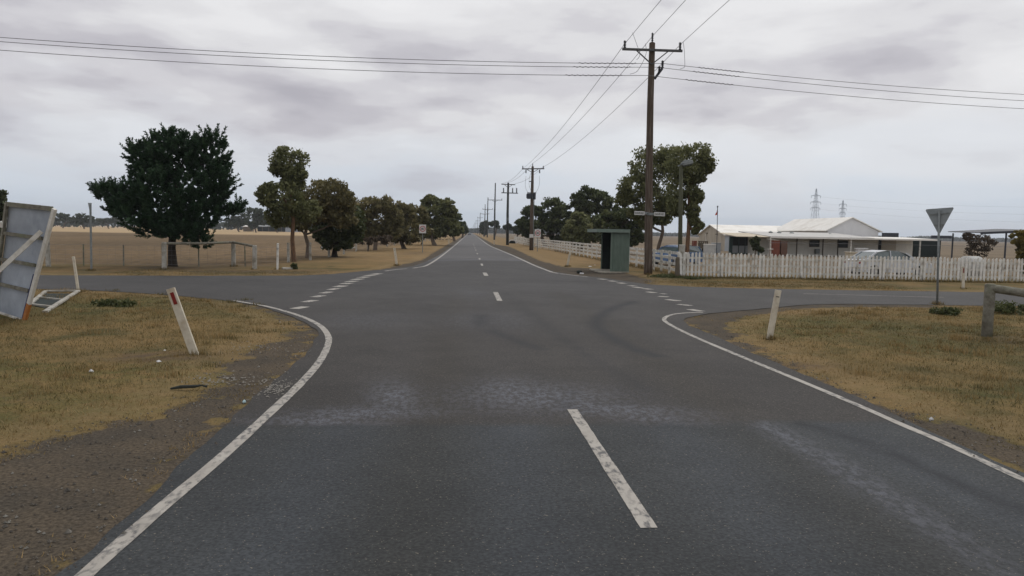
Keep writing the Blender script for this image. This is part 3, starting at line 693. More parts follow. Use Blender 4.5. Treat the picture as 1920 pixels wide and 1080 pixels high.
def tree(name, label, cat, base_px, Y, clumps, leaf, bark, n_sub=26, n_leaf=34, size=.2, trunk_r=.16, group=None, hang=.3, limbs=True, trunk_pts=None, sub_r=.33, depth=1.0, shell=.55, extra=None):
    b0 = at(base_px[0], base_px[1], Y); b0.z = 0
    root = empty(name, b0, label, cat, group)
    cs = []; rs = []
    s = Y / F
    for (cx, cy, rx, ry) in clumps:
        rd = (rx + ry) / 2 * s * depth
        p = at(cx, cy, Y); p.y += random.uniform(-.55, .55) * rd
        cs.append(p); rs.append((rx * s, rd, ry * s))
    V, tn = leaf_cloud([tuple(c_) for c_ in cs], rs, n_sub, n_leaf, size, sub_r, hang, shell)
    if extra: 
        V2, t2 = extra; V = np.concatenate([V, V2]); tn = np.concatenate([tn, t2])
    V = V[:] - np.array(b0)
    # nothing below ground
    z = V[:, 2].reshape(-1, 4).min(1); ok = z > .02; V = V.reshape(-1, 4, 3)[ok].reshape(-1, 3); tn = tn[ok]
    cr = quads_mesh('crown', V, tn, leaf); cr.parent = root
    mb = MB()
    tp = [at(px, py, Y) for px, py in trunk_pts] if trunk_pts else None
    if tp: tp[0].z = -.05; tp = [q - b0 for q in tp]
    else:
        c0 = min(cs, key=lambda q: abs(q.x - b0.x) + .6 * q.z); tp = bez((0, 0, -.05), (c0 - b0), (random.uniform(-.2, .2), 0, .2), 4)
    rr = [trunk_r * (1 - .55 * i / (len(tp) - 1)) for i in range(len(tp))]
    mb.tube([tp[0]] + [tp[0] + Vector((0, 0, .12))] + tp[1:], [trunk_r * 1.45, trunk_r * 1.1] + rr[1:], 9)
    if limbs:
        for q in cs:
            q = q - b0; j = min(range(min(2, len(tp) - 1), len(tp)), key=lambda i: (tp[i] - q).length + (0 if tp[i].z < q.z else 5))
            st_ = tp[j]; 
            pth = bez(st_, q, ((q.x - st_.x) * .15, 0, -abs(q.z - st_.z) * .12), 5)
            mb.tube(pth, [rr[j] * .62 * (1 - .8 * i / 5) for i in range(6)], 6)
            for _ in range(3):
                e = q + Vector((random.uniform(-1, 1), random.uniform(-1, 1), random.uniform(-.3, 1))) * (rs[0][0] * .6)
                mb.tube(bez(pth[3], e, (0, 0, .05), 3), [rr[j] * .25, rr[j] * .18, rr[j] * .1, rr[j] * .05], 5)
    part(mb, 'trunk', bark, root, smooth=True)
    return root
# big pine: needle tufts that reach up like fingers
def pine():
    Y = G(322, 500).y; s = Y / F; b0 = G(322, 500)
    cl_ = [(325, 305, 62, 42), (392, 300, 42, 42), (280, 300, 34, 34), (240, 364, 38, 26), (202, 362, 22, 17), (325, 362, 85, 45), (396, 362, 38, 42), (285, 405, 70, 36), (368, 405, 55, 36),
           (425, 396, 28, 9), (345, 436, 45, 18), (375, 456, 28, 11), (232, 388, 40, 26), (400, 264, 26, 14), (325, 262, 18, 12), (292, 268, 18, 12), (256, 288, 14, 12), (300, 430, 48, 20), (284, 325, 34, 28), (443, 392, 8, 6), (410, 345, 28, 30), (355, 278, 38, 22)]
    # tufts
    Vs = []; Ts = []
    for cx, cy, rx, ry in cl_:
        rx *= .85; ry *= .84; cy += 2
        rd = (rx + ry) / 2 * s * .95; c_ = at(cx, cy, Y); c_.y += random.uniform(-.4, .4) * rd
        k = int(20 + rx * ry * .062); d = rng.normal(size=(k, 3)); d /= np.linalg.norm(d, axis=1)[:, None]
        q = np.array(c_) + d * np.array([rx * s, rd, ry * s]) * (.42 + .58 * rng.random(k) ** .5)[:, None]
        up = d * .7 + np.array([0, 0, .8]) + rng.normal(0, .2, (k, 3)); up[:, 2] = np.abs(up[:, 2]); up /= np.linalg.norm(up, axis=1)[:, None]
        ln = rng.uniform(.30, .75, k); tt = rng.normal(.38, .16, k) + d[:, 2] * .12  # upper tufts painted lighter, like light from the sky
        nn = 62; i = np.repeat(np.arange(k), nn); m_ = len(i); h = rng.random(m_)
        pos = q[i] + up[i] * (h * ln[i])[:, None]
        side = rng.normal(size=(m_, 3)); side -= (side * up[i]).sum(1)[:, None] * up[i]; side /= np.linalg.norm(side, axis=1)[:, None]
        dr_ = side * .8 + up[i] * .75; dr_ /= np.linalg.norm(dr_, axis=1)[:, None]
        L_ = rng.uniform(.10, .19, m_) * (1.15 - .5 * h); w = np.cross(dr_, rng.normal(size=(m_, 3))); w /= np.linalg.norm(w, axis=1)[:, None]; w *= .024
        e = pos + dr_ * L_[:, None]
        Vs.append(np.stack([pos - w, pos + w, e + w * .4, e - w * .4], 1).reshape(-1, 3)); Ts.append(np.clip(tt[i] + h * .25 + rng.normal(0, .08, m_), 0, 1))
    ex = (np.concatenate(Vs), np.concatenate(Ts))
    core = [(cx, cy, rx * .60, ry * .60) for cx, cy, rx, ry in cl_ if rx > 30]
    tree('pine_tree', 'big dark green pine tree with a broad bushy crown behind the timber rail', 'pine tree', (322, 500), Y, core, 'leaf_pine', 'bark_dark', 19, 30, .17, .21,
         trunk_pts=[(324, 500), (322, 465), (325, 420), (330, 370), (335, 320)], extra=ex, shell=.2, hang=0)
pine()
gt = 'gum trees along the left side of the road'
tree('gum_tree', 'tall slender gum tree with rusty trunk and separate high top crown, left of the road', 'tree', (549, 488), 44,
     [(540, 298, 33, 23), (553, 327, 22, 11), (524, 318, 18, 12), (505, 366, 17, 22), (535, 372, 38, 30), (522, 402, 24, 22), (570, 395, 25, 22), (548, 345, 22, 14)], 'leaf_gum', 'bark_rust', 100, 15, .14, .14, gt, trunk_pts=[(551, 490), (548, 450), (550, 405), (546, 360), (541, 310)], sub_r=.33)
tree('gum_tree', 'broad brownish gum tree forking low behind the white fence posts, beside the tall slender one', 'tree', (578, 483), 50,
     [(590, 366, 40, 28), (625, 365, 32, 27), (648, 380, 18, 26), (575, 402, 38, 20), (610, 392, 40, 26), (560, 385, 28, 24), (560, 418, 22, 12), (640, 408, 26, 18)], 'leaf_gum2', 'bark', 100, 15, .16, .16, gt, trunk_pts=[(577, 483), (578, 460), (572, 440), (580, 405), (590, 370)], sub_r=.33)
tree('dense_bush', 'round dense dark green tree hanging to the ground between the gum trees on the left', 'tree', (627, 470), 53,
     [(630, 425, 40, 36), (608, 415, 22, 22), (660, 415, 22, 26), (635, 452, 32, 15), (655, 438, 22, 18), (602, 437, 18, 16)], 'leaf_dark', 'bark_dark', 42, 46, .19, .22, gt, shell=.4)
tree('gum_tree', 'open brownish gum tree with pale forked trunk, behind the wire fence left of the road', 'tree', (702, 458), 72,
     [(690, 392, 23, 21), (720, 386, 21, 16), (676, 412, 13, 18), (712, 410, 34, 22), (738, 408, 15, 20), (695, 434, 18, 12), (728, 434, 24, 14), (670, 432, 12, 12)], 'leaf_gum2', 'bark', 80, 18, .22, .2, gt, trunk_pts=[(703, 460), (706, 440), (700, 420), (695, 395)], sub_r=.33)
tree('gum_tree', 'leafy gum tree behind the left speed sign', 'tree', (757, 455), 80,
     [(752, 398, 24, 18), (777, 404, 24, 20), (742, 424, 24, 18), (770, 434, 34, 20), (738, 405, 14, 12), (745, 440, 22, 12)], 'leaf_gum2', 'bark', 40, 44, .28, .25, gt, sub_r=.3)
tree('gum_tree', 'tall dark gum tree with domed crown right of the left speed sign', 'tree', (815, 450), 100,
     [(806, 380, 19, 13), (832, 386, 18, 13), (812, 402, 26, 17), (845, 398, 11, 13), (835, 420, 26, 16), (805, 430, 32, 18), (850, 430, 18, 12)], 'leaf_gum', 'bark', 40, 44, .34, .3, gt, sub_r=.3)
tree('gum_tree', 'lower dark gum tree farther down the left verge', 'tree', (852, 445), 150,
     [(856, 414, 11, 13), (848, 425, 14, 11), (838, 430, 12, 8)], 'leaf_dark', 'bark', 34, 40, .42, .3, gt, sub_r=.32)
tree('gum_tree', 'small distant gum tree near the end of the left tree row', 'tree', (867, 441), 230,
     [(866, 424, 8, 8), (869, 431, 7, 6), (861, 430, 8, 7)], 'leaf_dark', 'bark', 30, 34, .6, .35, gt, sub_r=.34)
tree('gum_tree', 'farthest gum tree of the left row beside the vanishing road', 'tree', (873, 438), 420,
     [(872, 430, 4.5, 4), (874, 434, 4, 3)], 'leaf_far', 'bark', 24, 30, .9, .4, gt, sub_r=.36)
tree('low_shrub', 'low brown scrubby bush under the forked gum on the left', 'bush', (690, 462), 68,
     [(690, 450, 16, 7), (720, 448, 14, 8), (665, 448, 12, 6)], 'leaf_twig', 'bark', 22, 30, .2, .08, None, limbs=False)
tree('low_shrub', 'brown scrub below the dark gum trees beside the left verge', 'bush', (790, 446), 105,
     [(770, 440, 18, 7), (800, 437, 20, 8), (830, 436, 18, 6), (850, 436, 10, 5)], 'leaf_twig', 'bark', 22, 30, .32, .08, None, limbs=False)
gt2 = 'trees along the right side of the road'
tree('dome_tree', 'dark rounded gum tree behind the second power pole', 'tree', (1022, 462), 108,
     [(1030, 394, 30, 24), (1003, 405, 24, 20), (982, 421, 14, 11), (1050, 408, 18, 24), (1010, 425, 28, 15), (1045, 438, 18, 16), (990, 438, 9, 6)], 'leaf_dark', 'bark', 40, 44, .34, .32, gt2, sub_r=.3)
tree('dome_tree', 'tall dark gum tree with twin-domed crown between speed sign and bus shelter', 'tree', (1105, 465), 100,
     [(1100, 374, 29, 22), (1130, 380, 22, 18), (1082, 398, 20, 22), (1118, 405, 34, 18), (1152, 402, 20, 15), (1100, 430, 25, 20)], 'leaf_dark', 'bark', 40, 44, .34, .32, gt2, sub_r=.3)
tree('dome_tree', 'low leafy tree behind the white rail fence, left of bus shelter', 'tree', (1092, 470), 82,
     [(1087, 422, 24, 22), (1070, 438, 18, 16), (1110, 432, 26, 22), (1085, 448, 26, 12)], 'leaf_gum', 'bark', 40, 44, .28, .25, gt2, sub_r=.3)
tree('dome_tree', 'dark leafy tree right behind the bus shelter roof', 'tree', (1160, 476), 72,
     [(1140, 418, 30, 20), (1172, 410, 26, 20), (1188, 430, 16, 18), (1150, 442, 28, 18), (1180, 452, 16, 10), (1200, 446, 9, 8)], 'leaf_dark', 'bark', 42, 44, .25, .25, gt2, sub_r=.3)
tree('gum_tree', 'large gum tree with drooping crown right behind the main power pole', 'tree', (1232, 486), 50,
     [(1212, 312, 30, 34), (1190, 350, 28, 28), (1240, 330, 34, 44), (1222, 378, 34, 24), (1172, 372, 15, 16), (1252, 300, 26, 26), (1255, 385, 22, 18), (1195, 400, 18, 10), (1240, 408, 20, 12), (1212, 420, 12, 10)], 'leaf_gum', 'bark', 110, 16, .14, .15, gt2, trunk_pts=[(1232, 486), (1235, 462), (1243, 435), (1240, 400), (1232, 350)], sub_r=.33, hang=.6)
tree('gum_tree', 'gum tree with rusty trunk and crown leaning right over the floodlight pole', 'tree', (1289, 490), 45,
     [(1308, 294, 31, 27), (1277, 305, 30, 32), (1322, 310, 17, 15), (1295, 325, 32, 18), (1283, 352, 28, 24), (1305, 368, 11, 14), (1298, 395, 12, 16), (1268, 388, 17, 18), (1310, 423, 8, 7), (1300, 414, 9, 8), (1303, 432, 7, 6), (1305, 335, 18, 7)], 'leaf_gum', 'bark_rust', 100, 16, .13, .15, gt2, trunk_pts=[(1288, 490), (1289, 462), (1291, 430), (1292, 395), (1292, 350), (1300, 310)], sub_r=.33, hang=.6)
gt3 = 'small distant trees beyond the right verge'
tree('far_tree', 'small bushy tree at the foot of the farthest poles', 'tree', (907, 441), 330, [(905, 424, 5, 7), (911, 422, 6, 7), (908, 433, 7, 6)], 'leaf_far', 'bark', 26, 30, .8, .3, gt3, sub_r=.34)
tree('far_tree', 'small open topped tree between two distant power poles', 'tree', (927, 440), 260, [(922, 420, 6, 4), (929, 418, 6, 4), (932, 425, 4, 3)], 'leaf_far', 'bark', 24, 30, .55, .3, gt3, sub_r=.34)
tree('far_tree', 'small round tree beside the third power pole', 'tree', (951, 441), 240, [(948, 426, 4.5, 4), (954, 424, 5, 4), (958, 428, 3, 2.5)], 'leaf_far', 'bark', 24, 30, .5, .3, gt3, sub_r=.34)
tree('far_tree', 'grey leafy tree at the left foot of the dark rounded gum', 'tree', (969, 444), 190, [(966, 430, 6, 6), (973, 433, 7, 7)], 'leaf_far', 'bark', 26, 30, .45, .25, gt3, sub_r=.34)
tree('edge_tree', 'dark tree cut off by the left picture edge behind the metal panel', 'tree', (-12, 470), 60,
     [(-4, 367, 15, 22), (-4, 395, 18, 14), (-20, 385, 22, 30), (-10, 425, 20, 16)], 'leaf_dark', 'bark_dark', 38, 44, .22, .2, None)
gt4 = 'trees at the far edge of the left paddock'
for i, (bx, Yd, cls, lb) in enumerate([
    (118, 420, [(108, 406, 12, 7), (125, 409, 12, 7), (140, 414, 8, 5)], 'spreading far tree just right of the metal panel'),
    (158, 380, [(157, 410, 12, 9), (168, 411, 8, 7)], 'round far tree beside the left give-way sign'),
    (204, 460, [(196, 414, 12, 5), (214, 413, 12, 5)], 'low far tree seen between the give-way sign and the pine'),
    (448, 360, [(443, 400, 15, 10), (455, 412, 16, 10), (440, 418, 14, 9)], 'far tree touching the right side of the pine crown'),
    (480, 330, [(478, 398, 16, 9), (490, 410, 14, 10), (474, 418, 14, 9)], 'far tree left of the tall slender gum'),
    (520, 360, [(512, 415, 16, 9), (530, 418, 15, 8)], 'far tree over the dark open shed')]):
    tree('paddock_tree', lb, 'tree', (bx, 430), Yd, cls, 'leaf_far', 'bark', 26, 34, .75, .35, gt4, sub_r=.34)
# distant woods reading as one mass
def woods(name, label, x0, x1, Y, hmax, n, leaf='leaf_far'):
    X = rng.uniform(x0, x1, n); hh = hmax * (.35 + .65 * fbm(X * .02 + 5, X * 0 + 3, 3)); Z = rng.random(n) ** .7 * hh
    p = np.stack([X, Y + rng.uniform(-8, 8, n), Z + .5], 1); u = rng.normal(size=(n, 3)); u /= np.linalg.norm(u, axis=1)[:, None]; w = np.cross(u, rng.normal(size=(n, 3))); w /= np.linalg.norm(w, axis=1)[:, None]
    s = Y / 720 * 2.0; u *= s; w *= s * .6
    V = np.stack([p - u, p + w, p + u, p - w], 1).reshape(-1, 3)
    o = quads_mesh(name, V, np.clip(rng.normal(.4, .2, n), 0, 1), leaf); tag(o, label, 'woodland', kind='stuff')
woods('far_wood', 'thin dark line of distant woodland beyond the left paddock', -900, -60, 640, 9, 9000)
woods('far_wood', 'low hazy woodland where the road meets the horizon', -60, 160, 1100, 11, 5000)
woods('far_wood', 'low dark woodland beyond the right paddock behind the house', 160, 1500, 1300, 7, 12000)

# small shrubs and weeds
def shrub(name, label, px, py, w, h, leaf, size=.045, cat='shrub', n=22, nl=16):
    b0 = G(px, py); root = empty(name, b0, label, cat)
    cs = []; rs = []
    for k in range(5):
        cs.append((random.uniform(-.5, .5) * w, random.uniform(-.4, .4) * w, h * random.uniform(.25, .55))); rs.append((w * .35, w * .35, h * .42))
    V, tn = leaf_cloud(cs, rs, n, nl, size, .35, -.3, .3)
    z = V[:, 2].reshape(-1, 4).min(1); ok = z > 0; V = V.reshape(-1, 4, 3)[ok].reshape(-1, 3)
    cr = quads_mesh('foliage', V, tn[ok], leaf); cr.parent = root
    mb = MB()
    for c_ in cs: mb.tube(bez((0, 0, -.02), c_, (0, 0, .02), 3), [.012, .01, .007, .004], 5)
    part(mb, 'stem', 'bark', root)
shrub('green_weed', 'low green weed clump on the left verge beside the fallen white frame', 213, 576, .75, .20, 'leaf_shrub')
shrub('green_weed', 'low dark green shrub on the right verge left of the round log rail', 1774, 592, .65, .26, 'leaf_shrub')
shrub('green_weed', 'green shrub under the log rail at the right edge', 1893, 590, .8, .42, 'leaf_shrub')
shrub('green_weed', 'green grass tuft at the foot of the main power pole', 1250, 521, 1.5, .16, 'leaf_shrub')
shrub('green_weed', 'green weed tuft against the corner of the picket fence', 1300, 523, 1.0, .12, 'leaf_shrub')
shrub('green_weed', 'green weed beside the white log at the fence', 551, 506, .28, .4, 'leaf_shrub')
tree('twiggy_tree', 'bare twiggy brown tree behind the picket fence on the right', 'tree', (1832, 492), 58, [(1822, 450, 16, 13), (1845, 455, 16, 15), (1830, 470, 22, 12), (1815, 442, 9, 7)], 'leaf_twig', 'bark', 30, 26, .11, .08)
tree('yellow_tree', 'yellow green conifer at the right picture edge behind the pickets', 'tree', (1916, 500), 42, [(1916, 450, 13, 20), (1918, 475, 15, 18)], 'leaf_yel', 'bark', 34, 40, .13, .08, shell=.4)
tree('dark_shrub', 'dark green shrub poking over the pickets at the right edge', 'shrub', (1930, 520), 36.5, [(1932, 492, 14, 11), (1937, 508, 18, 9)], 'leaf_dark', 'bark', 30, 30, .12, .05, shell=.4)
tree('round_shrub', 'round dark green clipped shrub in front of the house verandah', 'shrub', (1417, 476), 70, [(1415, 452, 8, 8.5), (1418, 462, 7, 7), (1426, 468, 6, 4.5)], 'leaf_dark', 'bark', 34, 36, .16, .07, shell=.4)

# ------------------------------------------------------------------ power poles and lines
def insulator(c, h, parent, r_=.05, m='porcelain', name='insulator'):
    mb = MB(); c = Vector(c); pts = []; rr = []
    n = 5
    for i in range(n):
        z = h * i / n
        pts += [c + Vector((0, 0, z)), c + Vector((0, 0, z + h / n * .35)), c + Vector((0, 0, z + h / n * .7))]; rr += [r_ * .55, r_ * 1.15, r_ * .6]
    pts.append(c + Vector((0, 0, h))); rr.append(r_ * .4)
    mb.tube(pts, rr, 8); return part(mb, name, m, parent, smooth=True)
PB = G(1215, 515)                      # foot of the main pole
def rel(v, b): return v - b
def main_pole():
    root = empty('power_pole', PB, 'tall weathered timber power pole with crossarm at the corner beside the bus shelter', 'power pole', 'power poles along the right side')
    Y = PB.y; top = at(1223, 80, Y) - PB; mid = at(1217.5, 300, Y) - PB
    part(MB().tube([(0, 0, -.2), (0.0, 0, .6), (mid * .5), mid, (mid + top) / 2 + Vector((-.02, 0, 0)), top - Vector((0, 0, .03)), top], [.22, .205, .195, .175, .16, .145, .12], 14), 'timber_pole', 'wood_pole', root, smooth=True)
    w = Y / F
    az = (at(1222, 96, Y) - PB).z; cx = (at(1221, 96, Y) - PB).x
    lx = (at(1165, 95, Y) - PB).x; rx = (at(1277, 97, Y) - PB).x; fy = -.22
    part(MB().bar((lx, fy, az), (rx, fy, az), .10, .11), 'crossarm', 'arm', root, bevel=.008)
    for sx_, nm in ((1192, 1), (1250, 1)):
        x = (at(sx_, 97, Y) - PB).x; part(MB().bar((x, fy, az - .05), (cx, fy + .02, az - .68), .05, .05), 'brace', 'arm', root)
    for x in (lx + .12, rx - .12): insulator((x, fy, az + .06), .36, root, .07)
    insulator((top.x, top.y, top.z - .02), .50, root, .06)
    # side bracket carrying the crossing wires
    bz = (at(1228, 148, Y) - PB).z; bx = (at(1229, 148, Y) - PB).x; ex = (at(1242, 128, Y) - PB).x; ez = (at(1242, 128, Y) - PB).z
    part(MB().bar((bx - .05, 0, bz), (ex, 0, ez), .10, .12), 'side_bracket', 'steel_dark', root, bevel=.008)
    insulator((ex, 0, ez + .02), .36, root, .07)
    insulator(((bx + ex) / 2 - .02, -.12, (bz + ez) / 2 + .05), .28, root, .07)
    # pin on the left side
    return root
main_pole()
def sag(a, b, s, n=24):
    a = Vector(a); b = Vector(b); return [a.lerp(b, i / n) - Vector((0, 0, s * 4 * (i / n) * (1 - i / n))) for i in range(n + 1)]
def wire(pts, r_, label, group):
    o = MB().tube(pts, r_, 5).build('power_line', 'wire'); tag(o, label, 'power line', group); return o
Y0 = PB.y
TL = at(1169, 85, Y0) + Vector((0, -.22, 0)); TC = at(1225, 66, Y0); TR = at(1274, 85, Y0) + Vector((0, -.22, 0))
gw1 = 'overhead wires along the road'
# toward the camera, next pole stands behind the viewer
for p, (ux, uy), nm in ((TL, (1240, 0), 'left'), (TC, (1288, 0), 'middle'), (TR, (1368, 0), 'right')):
    Yk = Y0 - 6.0
    q = at(ux, uy, Yk); d = (q - p); e = p + d * 9.5; e.z = p.z + 0.4
    # curve through p, q to the pole behind
    # fit height so that the wire leaves p along d
    T_ = (e - p); pts_ = [p + Vector((T_.x * s_, T_.y * s_, 0)) + Vector((0, 0, (d.z * 9.5) * s_ * (1 - s_) + .4 * s_)) for s_ in [i / 30 for i in range(31)]]
    wire(pts_, .011, f'{nm} one of three wires rising from the main pole towards the viewer', gw1)
P2 = G(996, 469.5); Yp2 = P2.y
S2L = at(981, 315.5, Yp2); S2C = at(999, 306, Yp2); S2R = at(1017, 314, Yp2)
for a_, b_, nm in ((TL, S2L, 'left'), (TC, S2C, 'middle'), (TR, S2R, 'right')):
    wire(sag(a_, b_, .55 if nm != 'right' else .6), .013, f'{nm} wire between the main pole and the second pole', gw1)
P3 = G(951.5, 459.5); Yp3 = P3.y
S3 = [at(941, 344, Yp3), at(953, 342, Yp3), at(965, 344, Yp3)]
for a_, b_, nm in zip((S2L, S2C, S2R), S3, ('left', 'middle', 'right')):
    wire(sag(a_, b_, .4), .015, f'{nm} wire between the second and the third pole', gw1)
# crossing wires over the side road
gw2 = 'overhead wires crossing above the side road'
DX = 30.0
for (lp, cp, rp_, nm) in (((0, 70), (1243, 119), (1920, 177), 'top'), ((0, 78), (1232, 126), (1920, 189), 'middle'), ((0, 94), (1216, 141.5), (1920, 204), 'lowest')):
    c_ = at(cp[0], cp[1], Y0 - (.25 if nm == 'lowest' else 0.0)); l_ = at(lp[0], lp[1], Y0 - 3.0); r2 = at(rp_[0], rp_[1], Y0 + 4.5)
    Lp = [c_.lerp(l_, s_) + Vector((0, 0, -.28 * 4 * s_ * (1 - s_))) for s_ in [i / 20 for i in range(21)]]; Lp.append(Lp[-1] + (Lp[-1] - Lp[-2]) * 14)
    Rp = [c_.lerp(r2, s_) + Vector((0, 0, -.15 * 4 * s_ * (1 - s_))) for s_ in [i / 20 for i in range(21)]]; Rp.append(Rp[-1] + (Rp[-1] - Rp[-2]) * 14)
    o = wire(list(reversed(Lp)) + Rp[1:], .014, f'{nm} of the three wires crossing above the side road', gw2)
    # spiral dampers near the pole
    for path, s0, s1 in ((Lp, .045, .145), (Rp, .085, .20)):
        pts_ = []; n = 90
        for i in range(n):
            s_ = s0 + (s1 - s0) * i / (n - 1); f_ = s_ * 20; k = int(f_); q = path[k].lerp(path[k + 1], f_ - k)
            pts_.append(q + Vector((0, math.cos(i * .75) * .025, math.sin(i * .75) * .025)))
        d_ = MB().tube(pts_, .014, 4).build('spiral_damper', 'wire'); d_.parent = o
# jumper wires hanging at the main pole
gj = 'jumper wires on the main pole'
def px_path(pp, Y): return [at(x, y, Y) for x, y in pp]
for pp, lb in (([(1186, 61), (1192, 78), (1197, 92), (1200, 101), (1197, 109), (1193.5, 112)], 'jumper wire hanging from the left conductor down to the top crossing wire'),
               ([(1210, 82), (1212, 95), (1209, 108), (1201, 124), (1193, 135), (1181, 139)], 'long jumper wire hanging left of the main pole to the lowest crossing wire'),
               ([(1281, 79), (1283, 95), (1284, 118), (1283, 126), (1275, 129.5)], 'jumper wire hanging from the right arm end to the middle crossing wire')):
    P_ = smooth_line(pp, 4); o = MB().tube(px_path(P_, Y0 - .4), .011, 5).build('jumper_wire', 'wire'); tag(o, lb, 'jumper wire', gj)
def second_pole():
    Y = Yp2; root = empty('power_pole', P2, 'power pole carrying a transformer beside the right speed sign', 'power pole', 'power poles along the right side')
    q = lambda x, y: at(x, y, Y) - P2
    part(MB().tube([(0, 0, -.2), q(996.5, 420), q(998, 350), q(998.8, 312)], [.23, .2, .17, .14], 10), 'timber_pole', 'wood_pole', root, smooth=True)
    part(MB().bar(q(978.5, 317) + Vector((0, -.2, 0)), q(1020, 316.5) + Vector((0, -.2, 0)), .12, .12), 'crossarm', 'arm', root)
    for x in (988, 1008.5): part(MB().bar(q(x, 318) + Vector((0, -.2, 0)), q(998, 324) + Vector((0, -.18, 0)), .06, .06), 'brace', 'arm', root)
    for x in (980, 1018.5): insulator(q(x, 316) + Vector((0, -.2, 0)), .28, root, .07)
    insulator(q(998.8, 312), .32, root, .06)
    for x in (986, 1011.5): insulator(q(x, 325) + Vector((0, -.2, 0)), .40, root, .08, name='drop_insulator')
    part(MB().bar(q(992, 340.5) + Vector((0, -.2, 0)), q(998, 340.5) + Vector((0, -.2, 0)), .1, .1), 'side_arm', 'arm', root)
    mb = MB(); a = q(989.5, 363); b_ = q(1001, 372); 
    for i in range(3): 
        x = a.x + .28 + i * .1
    mb.tube([q(993, 373) + Vector((0, -.25, 0)), q(993, 363) + Vector((0, -.25, 0))], .33, 12)
    for k in range(6): 
        ang = k * 1.05; c_ = q(993, 368) + Vector((math.cos(ang) * .36, -.25 + math.sin(ang) * .36, 0)); mb.box(c_, (.06, .06, .45))
    part(mb, 'transformer', 'steel_dark', root)
    part(MB().bbox(q(999.5, 374) + Vector((0, .1, 0)), q(1004.5, 362) + Vector((0, -.2, 0))), 'fuse_box', 'steel_dark', root, bevel=.02)
    part(MB().bar(q(988.5, 361.5), q(1005.5, 361.5), .3, .08), 'platform', 'arm', root)
    part(MB().tube([(.22, -.05, 0), q(1000.5, 400) + Vector((0, -.05, 0)), q(1001.5, 370) + Vector((0, -.05, 0))], .05, 6), 'cable_conduit', 'galv', root)
    part(MB().tube([(0, 0, 1.45), (0, 0, 1.85)], .24, 10), 'white_band', 'sign_white', root)
    for pp in ([(986, 330), (984.5, 345), (986, 355), (990, 361)], [(1011, 330), (1011, 345), (1008, 355), (1004, 361)], [(997, 322), (992.5, 332), (992, 348), (996, 360)]):
        part(MB().tube([q(x, y) + Vector((0, -.25, 0)) for x, y in smooth_line(pp, 3)], .014, 5), 'drop_wire', 'wire', root)
second_pole()
def third_pole():
    Y = Yp3; root = empty('power_pole', P3, 'greenish power pole with two crossarms and three upright switches', 'power pole', 'power poles along the right side')
    q = lambda x, y: at(x, y, Y) - P3
    part(MB().tube([(0, 0, -.2), q(951.8, 400), q(953, 342.5)], [.24, .2, .15], 9), 'timber_pole', 'pole_far', root, smooth=True)
    part(MB().bar(q(940, 345.5) + Vector((0, -.2, 0)), q(966, 346.5) + Vector((0, -.2, 0)), .13, .13), 'crossarm', 'arm', root)
    part(MB().bar(q(940, 361.5) + Vector((0, -.2, 0)), q(971, 362.5) + Vector((0, -.2, 0)), .14, .14), 'crossarm', 'arm', root)
    for x in (944, 961, 968.5): insulator(q(x, 361.5) + Vector((0, -.2, 0)), .75, root, .11, name='switch')
    for x in (946, 960): part(MB().bar(q(x, 347) + Vector((0, -.2, 0)), q(953, 352) + Vector((0, -.2, 0)), .07, .07), 'brace', 'arm', root)
    part(MB().bbox(q(951, 414) + Vector((0, -.35, 0)), q(953.5, 408) + Vector((0, -.2, 0))), 'meter_box', 'galv', root)
third_pole()
def far_pole(b0, hh, armz, label, aw=1.5):
    root = empty('power_pole', b0, label, 'power pole', 'power poles along the right side')
    part(MB().tube([(0, 0, -.2), (0, 0, hh * .5), (0.05, 0, hh)], [.24, .2, .13], 8), 'timber_pole', 'pole_far', root)
    part(MB().bar((-aw, -.2, armz), (aw, -.2, armz), .14, .15), 'crossarm', 'arm', root)
    for x in (-aw + .1, aw - .1): insulator((x, -.2, armz + .05), .42, root, .09)
    part(MB().bar((-.8, -.2, armz), (0, -.2, armz - .6), .07, .07), 'brace', 'arm', root); part(MB().bar((.8, -.2, armz), (0, -.2, armz - .6), .07, .07), 'brace', 'arm', root)
    return root
labs = ['tall pole with low crossarm, fourth power pole along the road', 'fifth power pole along the road, farther than the tall one', 'sixth power pole along the right side', 'seventh power pole along the right side', 'eighth power pole, thin and distant', 'ninth power pole, thin and distant', 'tenth power pole, near the vanishing point', 'eleventh power pole, near the vanishing point', 'twelfth power pole, nearly at the vanishing point']
prev = None
for i, ((tx, ty), X) in enumerate(zip([(928.5, 343), (914.7, 370), (909.5, 383), (900.3, 399), (896, 407), (892.5, 413), (890, 417), (888.3, 420), (887, 422.5)], [6.3] * 9)):
    d = ray(tx, ty); k = X / d.x; Yq = d.y * k; top_z = H + d.z * k
    if i == 0 or True:
        far_pole(Vector((X, Yq, 0)), top_z, top_z * (.70 if i < 3 else .78), labs[i], 1.9)

# lamp/flood light pole
def flood():
    b0 = at(1275, 505, 38.5); b0.z = 0; root = empty('floodlight_pole', b0, 'slim greenish timber pole topped by a grey floodlight, behind the fence corner', 'light pole'); q = lambda x, y: at(x, y, 38.5) - b0
    part(MB().tube([(0, 0, -.2), q(1276, 400), q(1277, 310)], [.12, .11, .095], 10), 'timber_pole', 'wood_green', root, smooth=True)
    a = q(1272, 312); 
    part(MB().bar(q(1271, 311.5), q(1284, 306), .07, .07), 'bracket', 'galv', root)
    c_ = q(1288, 306); mm = Matrix.Rotation(-.25, 3, 'Y'); part(MB().box(c_, (.58, .42, .20), mm).box(c_ + Vector((-.03, -.0, .13)), (.40, .3, .07), mm), 'lamp_head', 'galv', root, bevel=.03)
    part(MB().box(c_ + Vector((.03, 0, -.125)), (.5, .36, .03), mm), 'lamp_glass', 'glass', root)
flood()

